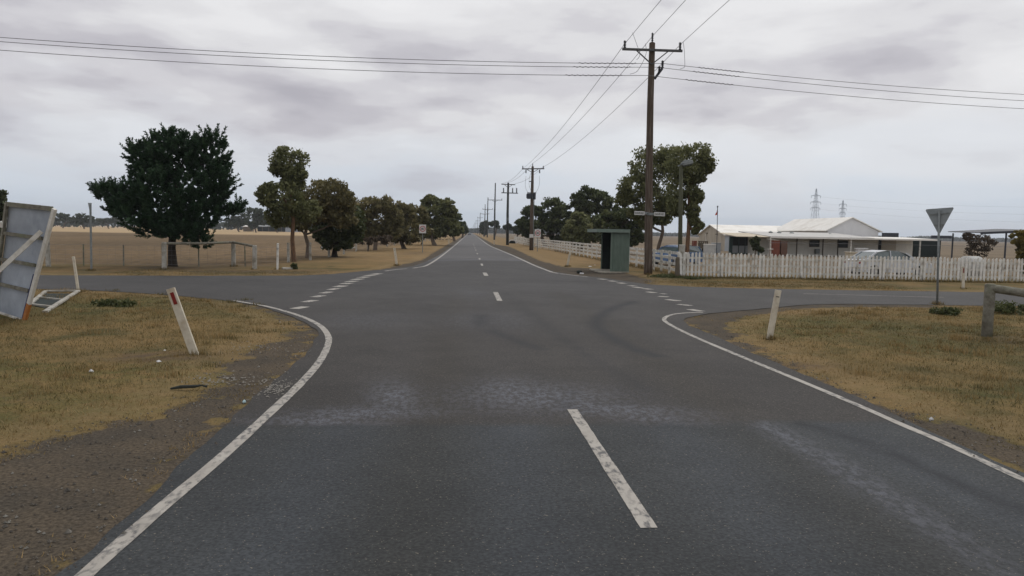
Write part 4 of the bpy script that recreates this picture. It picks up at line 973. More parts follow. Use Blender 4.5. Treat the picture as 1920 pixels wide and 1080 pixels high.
# ------------------------------------------------------------------ text helper
def text_mesh(body, height, name, parent, mtx, m='black', width=None, loc3=None):
    cu = bpy.data.curves.new(name, 'FONT'); cu.body = body; cu.size = 1; cu.align_x = 'CENTER'; cu.align_y = 'CENTER'; cu.extrude = .004; cu.offset = .012
    tmp = bpy.data.objects.new('tmp', cu); COL.objects.link(tmp); bpy.context.view_layer.update()
    dg = bpy.context.evaluated_depsgraph_get(); me_ = bpy.data.meshes.new_from_object(tmp.evaluated_get(dg)); bpy.data.objects.remove(tmp)
    vs = np.array([v.co[:] for v in me_.vertices]); w_ = np.ptp(vs[:, 0]); h_ = np.ptp(vs[:, 1]); cy = (vs[:, 1].max() + vs[:, 1].min()) / 2; cx = (vs[:, 0].max() + vs[:, 0].min()) / 2
    sy = height / h_; sx_ = (width / w_) if width else sy
    for v in me_.vertices:
        v.co = mtx @ Vector(((v.co.x - cx) * sx_, (v.co.y - cy) * sy, v.co.z))
    me_.materials.clear(); me_.materials.append(M[m]); me_.name = name
    o = bpy.data.objects.new(name, me_); COL.objects.link(o); o.parent = parent; return o
FACE = lambda c_: Matrix.Translation(c_) @ Matrix.Rotation(math.pi / 2, 4, 'X')   # text facing -Y
# ---- street name blades on the main pole
def street_sign():
    for k, (c0, w_, lb) in enumerate((((1199, 399.5), 19.5, 'left white street name sign reading DAVIS RD on the main power pole'), ((1236.5, 401.5), 20.5, 'right white street name sign reading DAVIS RD on the main power pole'))):
        Y = Y0 - .30; c_ = at(c0[0], c0[1], Y); s = Y / F; root = empty('street_sign', c_, lb, 'street sign', 'street name signs'); W = w_ * s; h_ = 7.2 * s
        m3 = Matrix.Rotation(R(1.5), 3, 'Y')
        part(MB().box((0, 0, 0), (W, .02, h_), m3), 'blade', 'sign_white', root)
        text_mesh('DAVIS RD', h_ * .55, 'lettering', root, Matrix.Rotation(R(1.5), 4, 'Y') @ FACE((0, -.014, 0)), width=W * .86)
        ax = (at(1215, 400, Y) - c_).x; sgn = 1 if ax > 0 else -1
        part(MB().box(((ax + sgn * W / 2) / 2 - sgn * .0, .05, 0), (abs(ax) - W / 2 + .06, .04, .12)), 'clamp', 'galv', root)
street_sign()
# ---- speed signs
def speed(px0, py0, px1, py1, Y, label, pole_x):
    a = at(px0, py1, Y); b_ = at(px1, py0, Y); c_ = (a + b_) / 2; W = b_.x - a.x; h_ = b_.z - a.z
    b0 = Vector((c_.x, Y, 0)); root = empty('speed_sign', b0, label, 'speed sign', 'speed limit signs'); cz = c_.z
    part(MB().box((0, 0, cz), (W, .02, h_)), 'panel', 'sign_white', root, bevel=.004)
    mb = MB(); r1 = W * .43; r0 = W * .33; n = 32
    vs = [(r * math.cos(2 * math.pi * k / n), -.016, cz + h_ * .02 + r * math.sin(2 * math.pi * k / n)) for r in (r1, r0) for k in range(n)]
    vs += [(x, -.011, z) for x, y, z in vs]
    mb.add(vs, [(k, (k + 1) % n, n + (k + 1) % n, n + k) for k in range(n)] + [(2 * n + k, 2 * n + (k + 1) % n, (k + 1) % n, k) for k in range(n)])
    part(mb, 'red_ring', 'sign_red', root)
    text_mesh('80', W * .34, 'number', root, FACE((0, -.015, cz + h_ * .02)), width=W * .44)
    part(MB().tube([(0, .05, 0), (0, .05, cz + h_ * .3)], .035, 8), 'post', 'galv', root)
speed(1002.3, 430, 1014.2, 444.6, 76, 'white square speed limit sign with red ring reading 80 behind the rail fence', 0)
speed(786, 421.3, 799, 437.2, 66, 'white square speed limit sign with red ring reading 80 on left verge', 0)

# ---- guide posts
def guide_post(base, top, label, red=False, slot=True, w=.105, m='post_white', curl=0.0):
    b0 = G(*base); Y = b0.y; tp = at(top[0], top[1], Y); d = tp - b0; Lp = d.length; d.normalize()
    root = empty('guide_post', b0, label, 'guide post', 'roadside guide posts'); sx_ = Vector((1, 0, 0)); sx_ = (sx_ - d * sx_.dot(d)).normalized(); sy = d.cross(sx_)
    m3 = Matrix((sx_, sy, d)).transposed()
    # flat U section with folded flanges
    mb = MB(); mb.box(d * (Lp / 2), (w, .012, Lp), m3)
    for s in (-1, 1): mb.box(d * (Lp / 2) + sx_ * (s * (w / 2 - .006)) + sy * .022, (.012, .034, Lp - .004), m3)
    part(mb, 'post', m, root, bevel=.003)
    if red: part(MB().box(d * (Lp - .16) - sy * .010 + sx_ * .004, (w * .42, .010, .19), m3), 'reflector', 'red_ref', root)
    elif slot: part(MB().box(d * (Lp - .13) - sy * .009, (w * .5, .008, .015), m3), 'slot', 'black', root)
    part(MB().box(d * .02 + sy * .02, (w * .6, .03, .07), m3), 'foot', 'black', root)
guide_post((365, 668), (319, 541), 'nearest white guide post leaning left with a red reflector on left verge', True, w=.125)
guide_post((1443, 637), (1460, 544), 'nearest white guide post leaning slightly right on right verge', False, w=.115)
guide_post((146.5, 548), (137, 481), 'thin white guide post beside the fallen frame on the left', False, False, w=.07)
guide_post((744, 498), (739.5, 465), 'cream guide post leaning left on the far left verge', False, True, w=.13)
guide_post((1063.5, 500), (1069.5, 472), 'white guide post leaning right before the bus shelter', False, False, w=.13)
guide_post((1806.5, 543), (1806.5, 500), 'white guide post standing before the picket fence right of the give-way sign', True, True, w=.11)
for b_, t_, lb in (((842, 457.5), (841.5, 448.5), 'small distant guide post on the left verge past the speed sign'), ((927, 459), (926, 450.5), 'small distant guide post on the right verge before the third pole'), ((864.5, 445.8), (864.5, 441), 'tiny far guide post on the left verge'), ((904.6, 445), (904.6, 440.6), 'tiny far guide post on the right verge')):
    guide_post(b_, t_, lb, False, False, w=.13)

# ---- give way signs seen from behind
def giveway(base, tri, Y, label, thick=.012):
    b0 = G(*base); b0 = Vector((b0.x, Y, 0)) if Y else b0; Y = b0.y
    root = empty('give_way_sign', b0, label, 'give-way sign', 'give-way signs'); q = [at(x, y, Y) - b0 for x, y in tri]
    # turn the plate: near edge towards the viewer
    w_ = (q[1] - q[0]).length
    q[0].y += .28; q[1].y -= .28
    mb = MB(); c_ = sum(q, Vector()) / 3
    # rounded corners
    P_ = []
    for i in range(3):
        a, b_, c2 = q[i - 1], q[i], q[(i + 1) % 3]
        e1 = (a - b_).normalized() * .05; e2 = (c2 - b_).normalized() * .05
        P_ += [b_ + e1, b_ + (e1 + e2) * .35, b_ + e2]
    nrm = (q[1] - q[0]).cross(q[2] - q[0]).normalized(); nrm = nrm if nrm.y > 0 else -nrm
    mb.slab(P_, nrm * thick); part(mb, 'plate', 'sign_back', root)
    for f_ in (.2, .62):
        a = q[0].lerp(q[2], f_); b_ = q[1].lerp(q[2], f_); part(MB().bar(a.lerp(b_, .08) - nrm * .02, a.lerp(b_, .92) - nrm * .02, .03, .035), 'mounting_rail', 'galv', root)
    tx = c_ - nrm * .06; part(MB().tube([(0, 0, -.1), (tx.x * .5, tx.y * .5, tx.z * .5), (tx.x, tx.y, q[0].z - .02)], .032, 10), 'post', 'galv', root, smooth=True)
giveway((1757.5, 571), [(1745, 392), (1778, 389), (1760.5, 441)], None, 'grey triangular back of a give-way sign on the right verge')
def giveway_thin():
    b0 = G(171.5, 508); Y = b0.y; root = empty('give_way_sign', b0, 'give-way sign seen nearly edge-on across the left side road', 'give-way sign', 'give-way signs')
    q = [at(164.5, 380, Y) - b0, at(173.5, 381, Y) - b0, at(170, 406, Y) - b0]; q[0].y += .30; q[1].y -= .38
    nrm = (q[1] - q[0]).cross(q[2] - q[0]).normalized()
    part(MB().slab(q, nrm * .015), 'plate', 'sign_back', root)
    part(MB().tube([(0, 0, -.1), (at(169.5, 384, Y) - b0)], .045, 8), 'post', 'galv', root)
giveway_thin()

# ------------------------------------------------------------------ bus shelter
def shelter():
    X0 = 7.34; ya = G(1145, 511.5).y; c0 = G(1145, 511.5); X0 = c0.x; X1 = G(1177, 511.5).x; yb = ya + 2.7; h_ = (at(1160, 436, ya)).z
    root = empty('bus_shelter', (X0, ya, 0), 'green corrugated tin bus shelter with flat roof beside the white rail fence', 'bus shelter'); W = X1 - X0; D = yb - ya
    # corrugated wall facing the viewer
    def corr(p0, p1, z0, z1, amp=.012, pitch=.076, th=.004):
        p0 = Vector(p0); p1 = Vector(p1); L_ = (p1 - p0).length; d = (p1 - p0) / L_; nn = Vector((d.y, -d.x, 0)); n = int(L_ / pitch * 4); mb = MB()
        A_ = [p0 + d * (L_ * i / n) + nn * (amp * math.sin(i * math.pi / 2)) for i in range(n + 1)]
        vs = [(a.x, a.y, z0) for a in A_] + [(a.x, a.y, z1) for a in A_] + [(a.x - nn.x * th, a.y - nn.y * th, z0) for a in A_] + [(a.x - nn.x * th, a.y - nn.y * th, z1) for a in A_]
        k = n + 1; mb.add(vs, [(i, i + 1, k + i + 1, k + i) for i in range(n)] + [(2 * k + i, 3 * k + i, 3 * k + i + 1, 2 * k + i + 1) for i in range(n)]); return mb
    part(corr((0.02, 0, 0), (W, 0, 0), .03, h_), 'side_wall', 'green_tin', root)
    part(corr((W, .0, 0), (W, D, 0), .03, h_), 'back_wall', 'green_tin', root)
    part(corr((0.02, D, 0), (W, D, 0), .03, h_), 'side_wall', 'green_tin', root)
    part(MB().bbox((.03, .02, .03), (W - .02, .05, h_ - .02)).bbox((W - .05, .05, .03), (W - .02, D - .05, h_ - .02)).bbox((.03, D - .05, .03), (W - .02, D - .02, h_ - .02)).bbox((.03, .05, .02), (W - .05, D - .05, .035)), 'shade_lining', 'shade_in', root)  # near-black sheets paint the shade inside the shelter
    for y in (0.0, D): part(MB().box((0.0, y, h_ / 2), (.07, .07, h_)), 'corner_post', 'green_tin', root)
    rt = at(1140, 429.5, ya).z; lx = (at(1118, 431, ya)).x - X0; rx = (at(1180, 435, ya)).x - X0
    part(MB().bbox((lx + .02, -.17, h_), (rx - .02, D + .15, rt - .02)), 'roof', 'shade_in', root)
    part(MB().bbox((lx, -.20, h_ + .0), (rx, -.172, rt)).bbox((lx, -.17, h_), (lx + .018, D + .18, rt)).bbox((lx + .02, D + .152, h_), (rx, D + .18, rt)).bbox((rx - .018, -.17, h_), (rx, D + .15, rt)).bbox((lx + .02, -.17, rt - .018), (rx - .02, D + .15, rt)), 'roof_fascia', 'green_roof', root)
    part(MB().bbox((W - .55, .3, .42), (W - .06, D - .3, .46)).bbox((W - .5, .35, .04), (W - .45, .42, .42)).bbox((W - .5, D - .42, .04), (W - .45, D - .35, .42)), 'bench', 'shade_in', root)
    sl = MB(); a = G(1114, 509); b_ = G(1139, 515.5); c_ = G(1163, 515.5); 
    P_ = [Vector((a.x, yb - .0, 0)), Vector((a.x, ya + .35, 0)), Vector((b_.x, ya - .55, 0)), Vector((c_.x, ya - .55, 0)), Vector((X1, ya - .1, 0)), Vector((X1, yb, 0))]
    o = MB().slab([p + Vector((0, 0, .0)) for p in P_], (0, 0, .07)).build('concrete_slab', 'concrete', bevel=.01); tag(o, 'pale concrete slab under the green bus shelter', 'slab')
shelter()

# ------------------------------------------------------------------ white post-and-rail fence
def rail_fence():
    # top/bottom image tracks; path in world from foot pixels
    foot = [(1272, 519), (1224, 506.5), (1177, 497.5), (1122, 487.5), (1075, 478), (1040, 470.5), (1003, 464)]
    W = [G(*p) for p in foot]; root = empty('rail_fence', W[0], 'white four-rail timber fence running along the right verge behind the bus shelter', 'fence')
    P_ = resample([(w.x, w.y) for w in W], .1); L_ = len(P_) * .1
    n = int(L_ / 1.85); S = resample([(w.x, w.y) for w in W], L_ / n)
    for i, (x, y) in enumerate(S):
        part(MB().box((x - W[0].x, y - W[0].y + .05, .60), (.11, .09, 1.22), Matrix.Rotation(random.uniform(-.015, .015), 3, 'Y')), 'post', 'paint', root, bevel=.006)
    for z in (.30, .58, .86, 1.13):
        mb = MB()
        for i in range(len(S) - 1):
            a = Vector((S[i][0], S[i][1], z + random.uniform(-.012, .012))) - Vector((W[0].x, W[0].y, 0)); b_ = Vector((S[i + 1][0], S[i + 1][1], z + random.uniform(-.012, .012))) - Vector((W[0].x, W[0].y, 0))
            d = (b_ - a).normalized(); mb.bar(a + d * .005, b_ - d * .005, .035, .13)
        part(mb, 'rail', 'paint', root)
    # farther section
    f2 = [(1000, 463.5), (985, 459.5), (973, 456.5), (964, 454)]
    W2 = [G(*p) for p in f2]; r2 = empty('rail_fence', W2[0], 'far section of white rail fence beyond the second power pole', 'fence')
    S2 = resample([(w.x, w.y) for w in W2], 2.2)
    for x, y in S2: part(MB().box((x - W2[0].x, y - W2[0].y, .6), (.12, .1, 1.2)), 'post', 'paint', r2)
    for z in (.35, .7, 1.08):
        mb = MB()
        for i in range(len(S2) - 1): mb.bar((S2[i][0] - W2[0].x, S2[i][1] - W2[0].y - .08, z), (S2[i + 1][0] - W2[0].x, S2[i + 1][1] - W2[0].y - .08, z), .035, .14)
        part(mb, 'rail', 'paint', r2)
rail_fence()
# corner posts
def corner():
    b0 = G(1278, 519); root = empty('gate_post', b0, 'thick weathered white post at the corner where rail and picket fences meet', 'post')
    part(MB().box((0, .12, .78), (.26, .2, 1.56)), 'post', 'gatepost', root, bevel=.02); 
    b1 = G(1269.5, 520); r1 = empty('brown_post', b1, 'short brown timber post in front of the white corner post', 'post')
    part(MB().tube([(0, -.1, -.1), (0, -.1, .9), (0, -.1, .97)], [.14, .135, .10], 10), 'post', 'old_wood', r1)
    b2 = at(1288, 480, 34.3); r2 = empty('letter_box', Vector((b2.x, 34.45, 0)), 'white letter box on a stake behind the first pickets', 'letter box'); z = b2.z
    part(MB().bbox((-.16, -.13, z - .15), (.16, .22, z + .08)), 'box', 'paint', r2, bevel=.01); part(MB().prism([(-.18, z + .08), (.18, z + .08), (0, z + .17)], 'y', -.15, .24), 'lid', 'paint', r2); part(MB().box((0, .05, (z - .15) / 2), (.07, .07, z - .15)), 'stake', 'paint2', r2)
corner()
# ------------------------------------------------------------------ picket fence
def pickets():
    A_ = G(1275, 520.5); B_ = G(1955, 531.5); root = empty('picket_fence', A_, 'long weathered white picket fence along the far side of the right side road', 'fence')
    n = 98; base = None
    d = B_ - A_
    for i in range(n):
        f_ = i / (n - 1); p = d * f_ + Vector((random.uniform(-.015, .015), -.03, 0)); hh = 1.22 + random.uniform(-.03, .02) - .05 * f_; w_ = .100 if random.random() > .08 else .08
        z0 = .06 + random.uniform(0, .04); l = random.uniform(-.018, .018) * (4 if random.random() < .06 else 1)
        prof = [(-w_ / 2, z0), (w_ / 2, z0), (w_ / 2, hh - .05), (0.01, hh), (-w_ / 2, hh - .06)]
        mb = MB().prism([(p.x + x + l * (z - .6), z) for x, z in prof], 'y', p.y - .012, p.y + .012)
        part(mb, 'picket', random.choice(['paint', 'paint3', 'paint2', 'paint3']), root)
    for z in (.28, .62, .95):
        part(MB().bar(Vector((0, 0.03, z)), d + Vector((0, 0.03, z - .03)), .04, .09), 'rail', 'paint2', root)
    for i in range(10):
        p = d * (i / 9.0); part(MB().box((p.x, p.y + .11, .55), (.11, .11, 1.1)), 'post', 'paint2', root)
pickets()

# ------------------------------------------------------------------ left timber rail and wire fences
def timber_rail():
    b0 = G(308, 505); root = empty('timber_rail', b0, 'weathered whitewashed timber rail on three posts in front of the pine', 'fence rail')
    pts_ = [((308, 505), (308, 454)), ((438, 500), (437.5, 452)), ((477.5, 506), (477.5, 460))]; tops = []
    for (fx_, fy_), (tx, ty) in pts_:
        b_ = G(fx_, fy_); t_ = at(tx, ty, b_.y); part(MB().tube([b_ - b0 + Vector((0, 0, -.1)), t_ - b0 - Vector((0, 0, .02)), t_ - b0], [.115, .105, .085], 9), 'post', 'gatepost', root); tops.append(t_ - b0)
    a = tops[0] - Vector((0, 0, .06)); b_ = tops[1] - Vector((0, 0, .06)); c_ = tops[2] - Vector((0, 0, .05))
    part(MB().tube([a, a.lerp(b_, .5) - Vector((0, 0, .03)), b_], .06, 8), 'rail', 'wood_grey', root); part(MB().tube([b_, c_], .06, 8), 'rail', 'wood_grey', root)
timber_rail()
def wire_fence(name, feet, label, h_=1.15, post_m='gatepost', r_=.05, strands=5, mesh=None):
    W = [G(*p) for p in feet]; b0 = W[0]; root = empty(name, b0, label, 'fence')
    for w in W: part(MB().tube([w - b0 + Vector((0, 0, -.1)), w - b0 + Vector((random.uniform(-.02, .02), 0, h_ * random.uniform(.95, 1.06)))], [r_, r_ * .9], 7), 'post', post_m, root)
    mb = MB()
    for k in range(strands):
        z = h_ * (.12 + .84 * k / (strands - 1))
        for a, b_ in zip(W[:-1], W[1:]): mb.tube(sag(a - b0 + Vector((0, 0, z)), b_ - b0 + Vector((0, 0, z)), .015, 4), .004, 3)
    if mesh:
        for a, b_ in zip(W[:-1], W[1:]):
            n = int((b_ - a).length / mesh)
            for i in range(1, n): p = a.lerp(b_, i / n) - b0; mb.tube([p + Vector((0, 0, .1)), p + Vector((0, 0, h_ * .95))], .0025, 3)
    part(mb, 'wire', 'wire', root)
wire_fence('wire_fence', [(-60, 500), (20, 500), (88, 500), (157, 499), (232, 500), (305, 501), (373, 500), (438, 499.5), (460, 501), (520, 504)], 'thin wire mesh fence on slim posts along the left paddock', 1.1, 'wood_grey', .035, 5, .35)
wire_fence('paddock_fence', [(541, 492), (582, 488), (617, 482), (645, 477), (668, 472), (690, 468.5)], 'wire fence on white timber posts beside the gum trees', 1.12, 'gatepost', .09, 4)
wire_fence('paddock_fence', [(726, 463), (740, 461), (750, 459.5), (760, 458), (770, 456.5), (779, 455.3), (788, 454), (797, 452.8), (806, 451.6), (815, 450.3)], 'far wire fence with close-set pale posts behind the left speed sign', 1.25, 'gatepost', .10, 5, .6)
def single_post(base, top, label, r_=.07, m='paint', name='white_post', top_cap=True):
    b0 = G(*base); t_ = at(top[0], top[1], b0.y) - b0; root = empty(name, b0, label, 'post'); part(MB().tube([(0, 0, -.1), t_ * .98, t_], [r_, r_, r_ * .75], 8), 'post', m, root); part(MB().tube([t_ * .80, t_ * .815], r_ + .008, 8), 'wire_tie', 'wire', root)
single_post((520, 506.5), (521, 456), 'slim bright white post standing alone right of the timber rail', .055)
single_post((91, 501), (88, 447), 'thick pale post behind the leaning metal panel', .11, 'gatepost')
o = MB().tube([G(529, 506.5) + Vector((0, 0, .06)), G(548, 506) + Vector((0, 0, .06))], [.08, .07], 8).build('white_log', 'gatepost'); tag(o, 'short white log lying on the ground beside the slim white post', 'log')
o = MB().tube([G(647, 468) + Vector((0, 0, .08)), G(658, 467.5) + Vector((0, 0, .08)), G(664, 466.5) + Vector((0, 0, .12))], [.10, .09, .12], 8).build('pale_log', 'gatepost'); tag(o, 'pale log lying under the dense dark tree', 'log')
# boulder
def lump(name, label, cat, p, size, m, seed=0, flat=.7):
    bm = bmesh.new(); bmesh.ops.create_icosphere(bm, subdivisions=2, radius=1); rnd = random.Random(seed)
    for v in bm.verts: v.co = Vector((v.co.x * size[0], v.co.y * size[1], v.co.z * size[2])) * rnd.uniform(.78, 1.15)
    me_ = bpy.data.meshes.new(name); bm.to_mesh(me_); bm.free(); me_.materials.append(M[m]); o_ = bpy.data.objects.new(name, me_); COL.objects.link(o_); o_.location = (p.x, p.y, size[2] * flat); tag(o_, label, cat); return o_
lump('white_stone', 'small white boulder under the dense dark tree', 'stone', G(605, 468), (.20, .2, .22), 'litter', 1)
# fallen branches piles
def branches(px, py, label, w=2.0, h_=.5, n=40):
    b0 = G(px, py); root = empty('branch_pile', b0, label, 'branches'); mb = MB()
    for i in range(n):
        a = Vector((random.uniform(-w, w), random.uniform(-.6, .6), random.uniform(.02, h_ * .5))); e = a + Vector((random.uniform(-1, 1) * w * .5, random.uniform(-.4, .4), random.uniform(-.1, h_ * .7))); e.z = max(.02, e.z)
        mb.tube([a, (a + e) / 2 + Vector((0, 0, .06)), e], [.035, .025, .01], 5)
    part(mb, 'branch', 'bark', root)
branches(832, 450.5, 'heap of fallen brown branches on the left verge below the tall dark gum', 2.2, .5)
branches(706, 460, 'tangle of fallen limbs at the foot of the pale forked gum', 2.6, .6)

# ------------------------------------------------------------------ leaning metal panel (back of a board)
def panel():
    Yb = G(48, 601).y
    BR = G(48, 601); TRp = at(103, 392, Yb - .5); BL = G(-8, 583); BL = at(-8, 583, Yb + 1.0); TLp = at(17.5, 383, Yb + .3)
    BL.z = max(BL.z, .02)
    b0 = BR.copy(); root = empty('metal_board', b0, 'leaning pale metal panel with timber battens seen from behind at the left edge', 'board')
    bl = lambda u, v: (BR.lerp(BL, u)).lerp(TRp.lerp(TLp, u), v) - b0
    nrm = (bl(0, 1) - bl(0, 0)).cross(bl(1, 0) - bl(0, 0)).normalized(); nrm = nrm if nrm.y < 0 else -nrm   # towards the viewer
    # sheet, subdivided and slightly buckled
    n = 12; mb = MB(); vs = [bl(i / n, j / n) + nrm * (.018 * math.sin(j / n * 9) * math.sin(i / n * 3)) for j in range(n + 1) for i in range(n + 1)]
    mb.add(vs, [(j * (n + 1) + i, j * (n + 1) + i + 1, (j + 1) * (n + 1) + i + 1, (j + 1) * (n + 1) + i) for j in range(n) for i in range(n)])
    vs = [v - nrm * .004 for v in vs]; mb.add(vs, [(j * (n + 1) + i, (j + 1) * (n + 1) + i, (j + 1) * (n + 1) + i + 1, j * (n + 1) + i + 1) for j in range(n) for i in range(n)])
    part(mb, 'sheet', 'sheet', root, smooth=False)
    o_ = nrm * .05
    part(MB().bar(bl(0, 1) + o_, bl(1.0, 1) + o_, .05, .09), 'batten', 'wood_grey', root)
    for v in (.74, .50, .27): part(MB().bar(bl(.06, v) + o_, bl(1.02, v) + o_, .04, .07), 'batten', 'wood_grey', root)
    part(MB().bar(bl(.03, .0) + o_ * .5, bl(1.0, 0) + o_ * .5, .04, .035), 'bottom_trim', 'paint', root)
    part(MB().bar(bl(1.0, 0) + o_, bl(1.0, 1.0) + o_, .05, .10), 'side_stud', 'wood_grey', root)
    part(MB().bar(bl(1.05, .55) + o_, bl(1.07, .63) + o_, .1, .1).bar(bl(1.02, .79) + o_, bl(1.03, .84) + o_, .09, .09), 'bracket', 'paint', root)
    # outer pale post down to the ground
    part(MB().bar(bl(-.05, .16) + o_, bl(-.05, 1.0) + o_, .06, .085), 'upright', 'paint2', root)
    part(MB().bar(bl(.03, .0) + o_ * .6, bl(.03, .42) + o_ * .6, .05, .045), 'blue_edge', 'blue_edge', root)
    part(MB().bar(bl(-.05, -.02) + o_, bl(-.05, .155) + o_, .06, .085), 'orange_end', 'orange_edge', root)
    # brace from upper right down to the left
    e0 = bl(.02, .80) + nrm * .12; e1 = at(-75, 575, Yb - .9) - b0
    part(MB().bar(e0, e1, .05, .085), 'brace', 'paint2', root)
panel()
def fallen_frame():
    c = [G(86, 549.5), G(147, 549), G(84, 590), G(53, 577)]
    b0 = c[0]; root = empty('fallen_frame', b0, 'white timber frame with two slats lying flat on the grass beside the metal panel', 'frame'); z = Vector((0, 0, .06)); q = [p - b0 + z for p in c]
    for a, b_ in ((0, 1), (1, 2), (0, 3)): part(MB().bar(q[a], q[b_], .11 if a == 1 else .10, .05), 'rail', 'gatepost', root, bevel=.006)
    part(MB().bar(q[0].lerp(q[3], .48), q[1].lerp(q[2], .50), .06, .04), 'slat', 'gatepost', root); part(MB().bar(q[0].lerp(q[3], .93), q[1].lerp(q[2], .80), .08, .04), 'slat', 'gatepost', root)
    o_ = MB().slab([G(80, 553) + Vector((0, 0, .035)), G(135, 553) + Vector((0, 0, .035)), G(88, 582) + Vector((0, 0, .035)), G(62, 576) + Vector((0, 0, .035))], (0, 0, .01)).build('pit_shade', 'shade_in'); tag(o_, 'dark sheet painted as the shaded pit opening beneath the fallen white frame', 'pit')  # flat dark sheet stands in for the shade of an opening
fallen_frame()
# round log rail bottom right
def log_rail():
    b0 = G(1850, 632); Y = b0.y; root = empty('log_rail', b0, 'round weathered log rail on a stout post at the right edge', 'log rail')
    t_ = at(1857, 532, Y) - b0; part(MB().tube([(0, 0, -.15), t_ * .5, t_ - Vector((0, 0, .03)), t_], [.105, .10, .10, .085], 14), 'post', 'wood_grey', root, smooth=True)
    a = at(1860, 541, Y) - b0; e = at(1990, 561, Y - .4) - b0; a += Vector((0, -.05, 0))
    part(MB().tube([a - Vector((.06, 0, 0)), a + Vector((.02, 0, 0)), a.lerp(e, .5) + Vector((0, 0, .01)), e], [.06, .085, .088, .09], 12), 'rail', 'wood_grey', root, smooth=True)
    p2 = G(2040, 650); t2 = Vector((e.x, e.y, 0)); part(MB().tube([t2 + Vector((.1, 0, -.1)), e + Vector((.1, 0, .06))], .1, 12), 'post', 'wood_grey', root)
log_rail()

# ------------------------------------------------------------------ cars
def car(name, label, loc, rz, L_, W_, H_, paint, hatch=False):
    root = empty(name, loc, label, 'car'); root.rotation_euler.z = rz
    # side profile along x (front = +x), z heights as fractions
    lo = [(-.5, .30), (-.49, .52), (-.47, .60), (-.38 if not hatch else -.46, .655), (.20, .66), (.40, .60), (.485, .50), (.5, .30)]
    up = [(-.40 if not hatch else -.47, .655), (-.26 if not hatch else -.40, .93), (-.12, 1.0), (.04, .985), (.13, .90), (.27, .655)]
    nb_ = 9; body = MB(); secs = []
    def loft(prof, ws, ztop):
        k = len(prof); vs = []
        for j, s in enumerate(ws):
            for x, z in prof: vs.append((x * L_, s[0] * W_ / 2 * (s[1] if z > .9 else (1 if z < .7 else (1 + s[1]) / 2)), z * H_))
        return vs
    bp_ = [(-.5, .17)] + lo + [(.5, .17)]; k = len(bp_); vs = []
    for s, inset in ((-1, .94), (-.99, 1), (.99, 1), (1, .94)):
        for x, z in bp_: vs.append((x * L_ * (inset if abs(s) == 1 else 1), s * W_ / 2 - (0.0), (z if abs(s) != 1 or z < .5 else z - .012) * H_))
    body.add(vs, [tuple(range(k)), tuple(range(4 * k - 1, 3 * k - 1, -1))] + [(r * k + i, r * k + (i + 1) % k, (r + 1) * k + (i + 1) % k, (r + 1) * k + i) for r in range(3) for i in range(k)])
    # roof shell and pillars
    rf_ = []
    for s in (-1, 1): rf_ += [(x * L_, s * W_ / 2 * (.80 if z > .9 else .93), z * H_ - .002) for x, z in up]
    k = len(up); roof = MB()
    th = .03
    t3 = [(x, y, z) for x, y, z in rf_[1:5]] + [(x, y, z) for x, y, z in rf_[k + 1:k + 5]]
    roof.add(t3 + [(x, y * .98, z - .03) for x, y, z in t3], [(0, 1, 2, 3)[:0] or (i, i + 1, i + 5, i + 4) for i in range(3)] + [(8 + i, 12 + i, 13 + i, 9 + i) for i in range(3)] + [(i, 8 + i, 9 + i, i + 1) for i in range(3)] + [(4 + i, 5 + i, 13 + i, 12 + i) for i in range(3)] + [(0, 4, 12, 8), (3, 11, 15, 7)])
    for s in (0, 1):
        P_ = [Vector(p) for p in rf_[s * k:(s + 1) * k]]
        for a, b_ in ((0, 1), (5, 4)): roof.bar(P_[a], P_[b_], .05, .07)
        xm = (-.08) * L_; roof.bar((xm, P_[0].y, .655 * H_), (xm, P_[1].y, .985 * H_), .04, .07)
    part(body, 'body', paint, root, smooth=False, bevel=.012)
    part(roof, 'roof', paint, root)
    g = MB(); q = [(x * L_, y * .985, z - .012) for (x, y, z) in [(a[0] / L_, a[1], a[2]) for a in rf_]]
    g.add(q, [tuple(range(k)), tuple(range(2 * k - 1, k - 1, -1))] + [(i, i + 1, k + i + 1, k + i) for i in range(k - 1)])
    part(g, 'windows', 'car_glass', root)
    for sx_ in (-.31, .32):
        for s in (-1, 1):
            w = part(MB().tube([(sx_ * L_, s * (W_ / 2 - .20), .31), (sx_ * L_, s * (W_ / 2 - .17), .31), (sx_ * L_, s * (W_ / 2 + .005), .31), (sx_ * L_, s * (W_ / 2 + .01), .31)], [.28, .31, .31, .29], 20), 'tyre', 'tyre', root)
            part(MB().tube([(sx_ * L_, s * (W_ / 2 + .0), .31), (sx_ * L_, s * (W_ / 2 + .02), .31)], [.19, .17], 14), 'rim', 'rim', root)
    for s in (-1, 1):
        part(MB().box((.487 * L_, s * W_ * .36, .49 * H_), (.09, .32, .12)), 'headlight', 'lamp_clear', root, bevel=.02)
        part(MB().box((-.488 * L_, s * W_ * .38, .54 * H_), (.06, .26, .16)), 'tail_lamp', 'lamp_red', root, bevel=.01)
        part(MB().box((.19 * L_, s * (W_ / 2 + .06), .68 * H_), (.10, .16, .10)), 'mirror', paint, root, bevel=.02)
    part(MB().box((.5 * L_, 0, .25 * H_), (.08, W_ * .92, .14)), 'bumper', paint, root, bevel=.02); part(MB().box((-.5 * L_, 0, .28 * H_), (.08, W_ * .92, .14)), 'bumper', paint, root, bevel=.02)
    return root
cw = at(1664, 480, 37.6)
car('parked_car', 'silver white sedan parked side-on right behind the picket fence', (cw.x, 37.6, 0), R(3), 4.1, 1.7, 1.40, 'car_white')
cb = at(1272, 480, 47)
car('parked_car', 'blue car parked behind the white rail fence near the corner post', (cb.x, 47.5, 0), R(180 + 38), 3.9, 1.68, 1.36, 'car_blue', True)
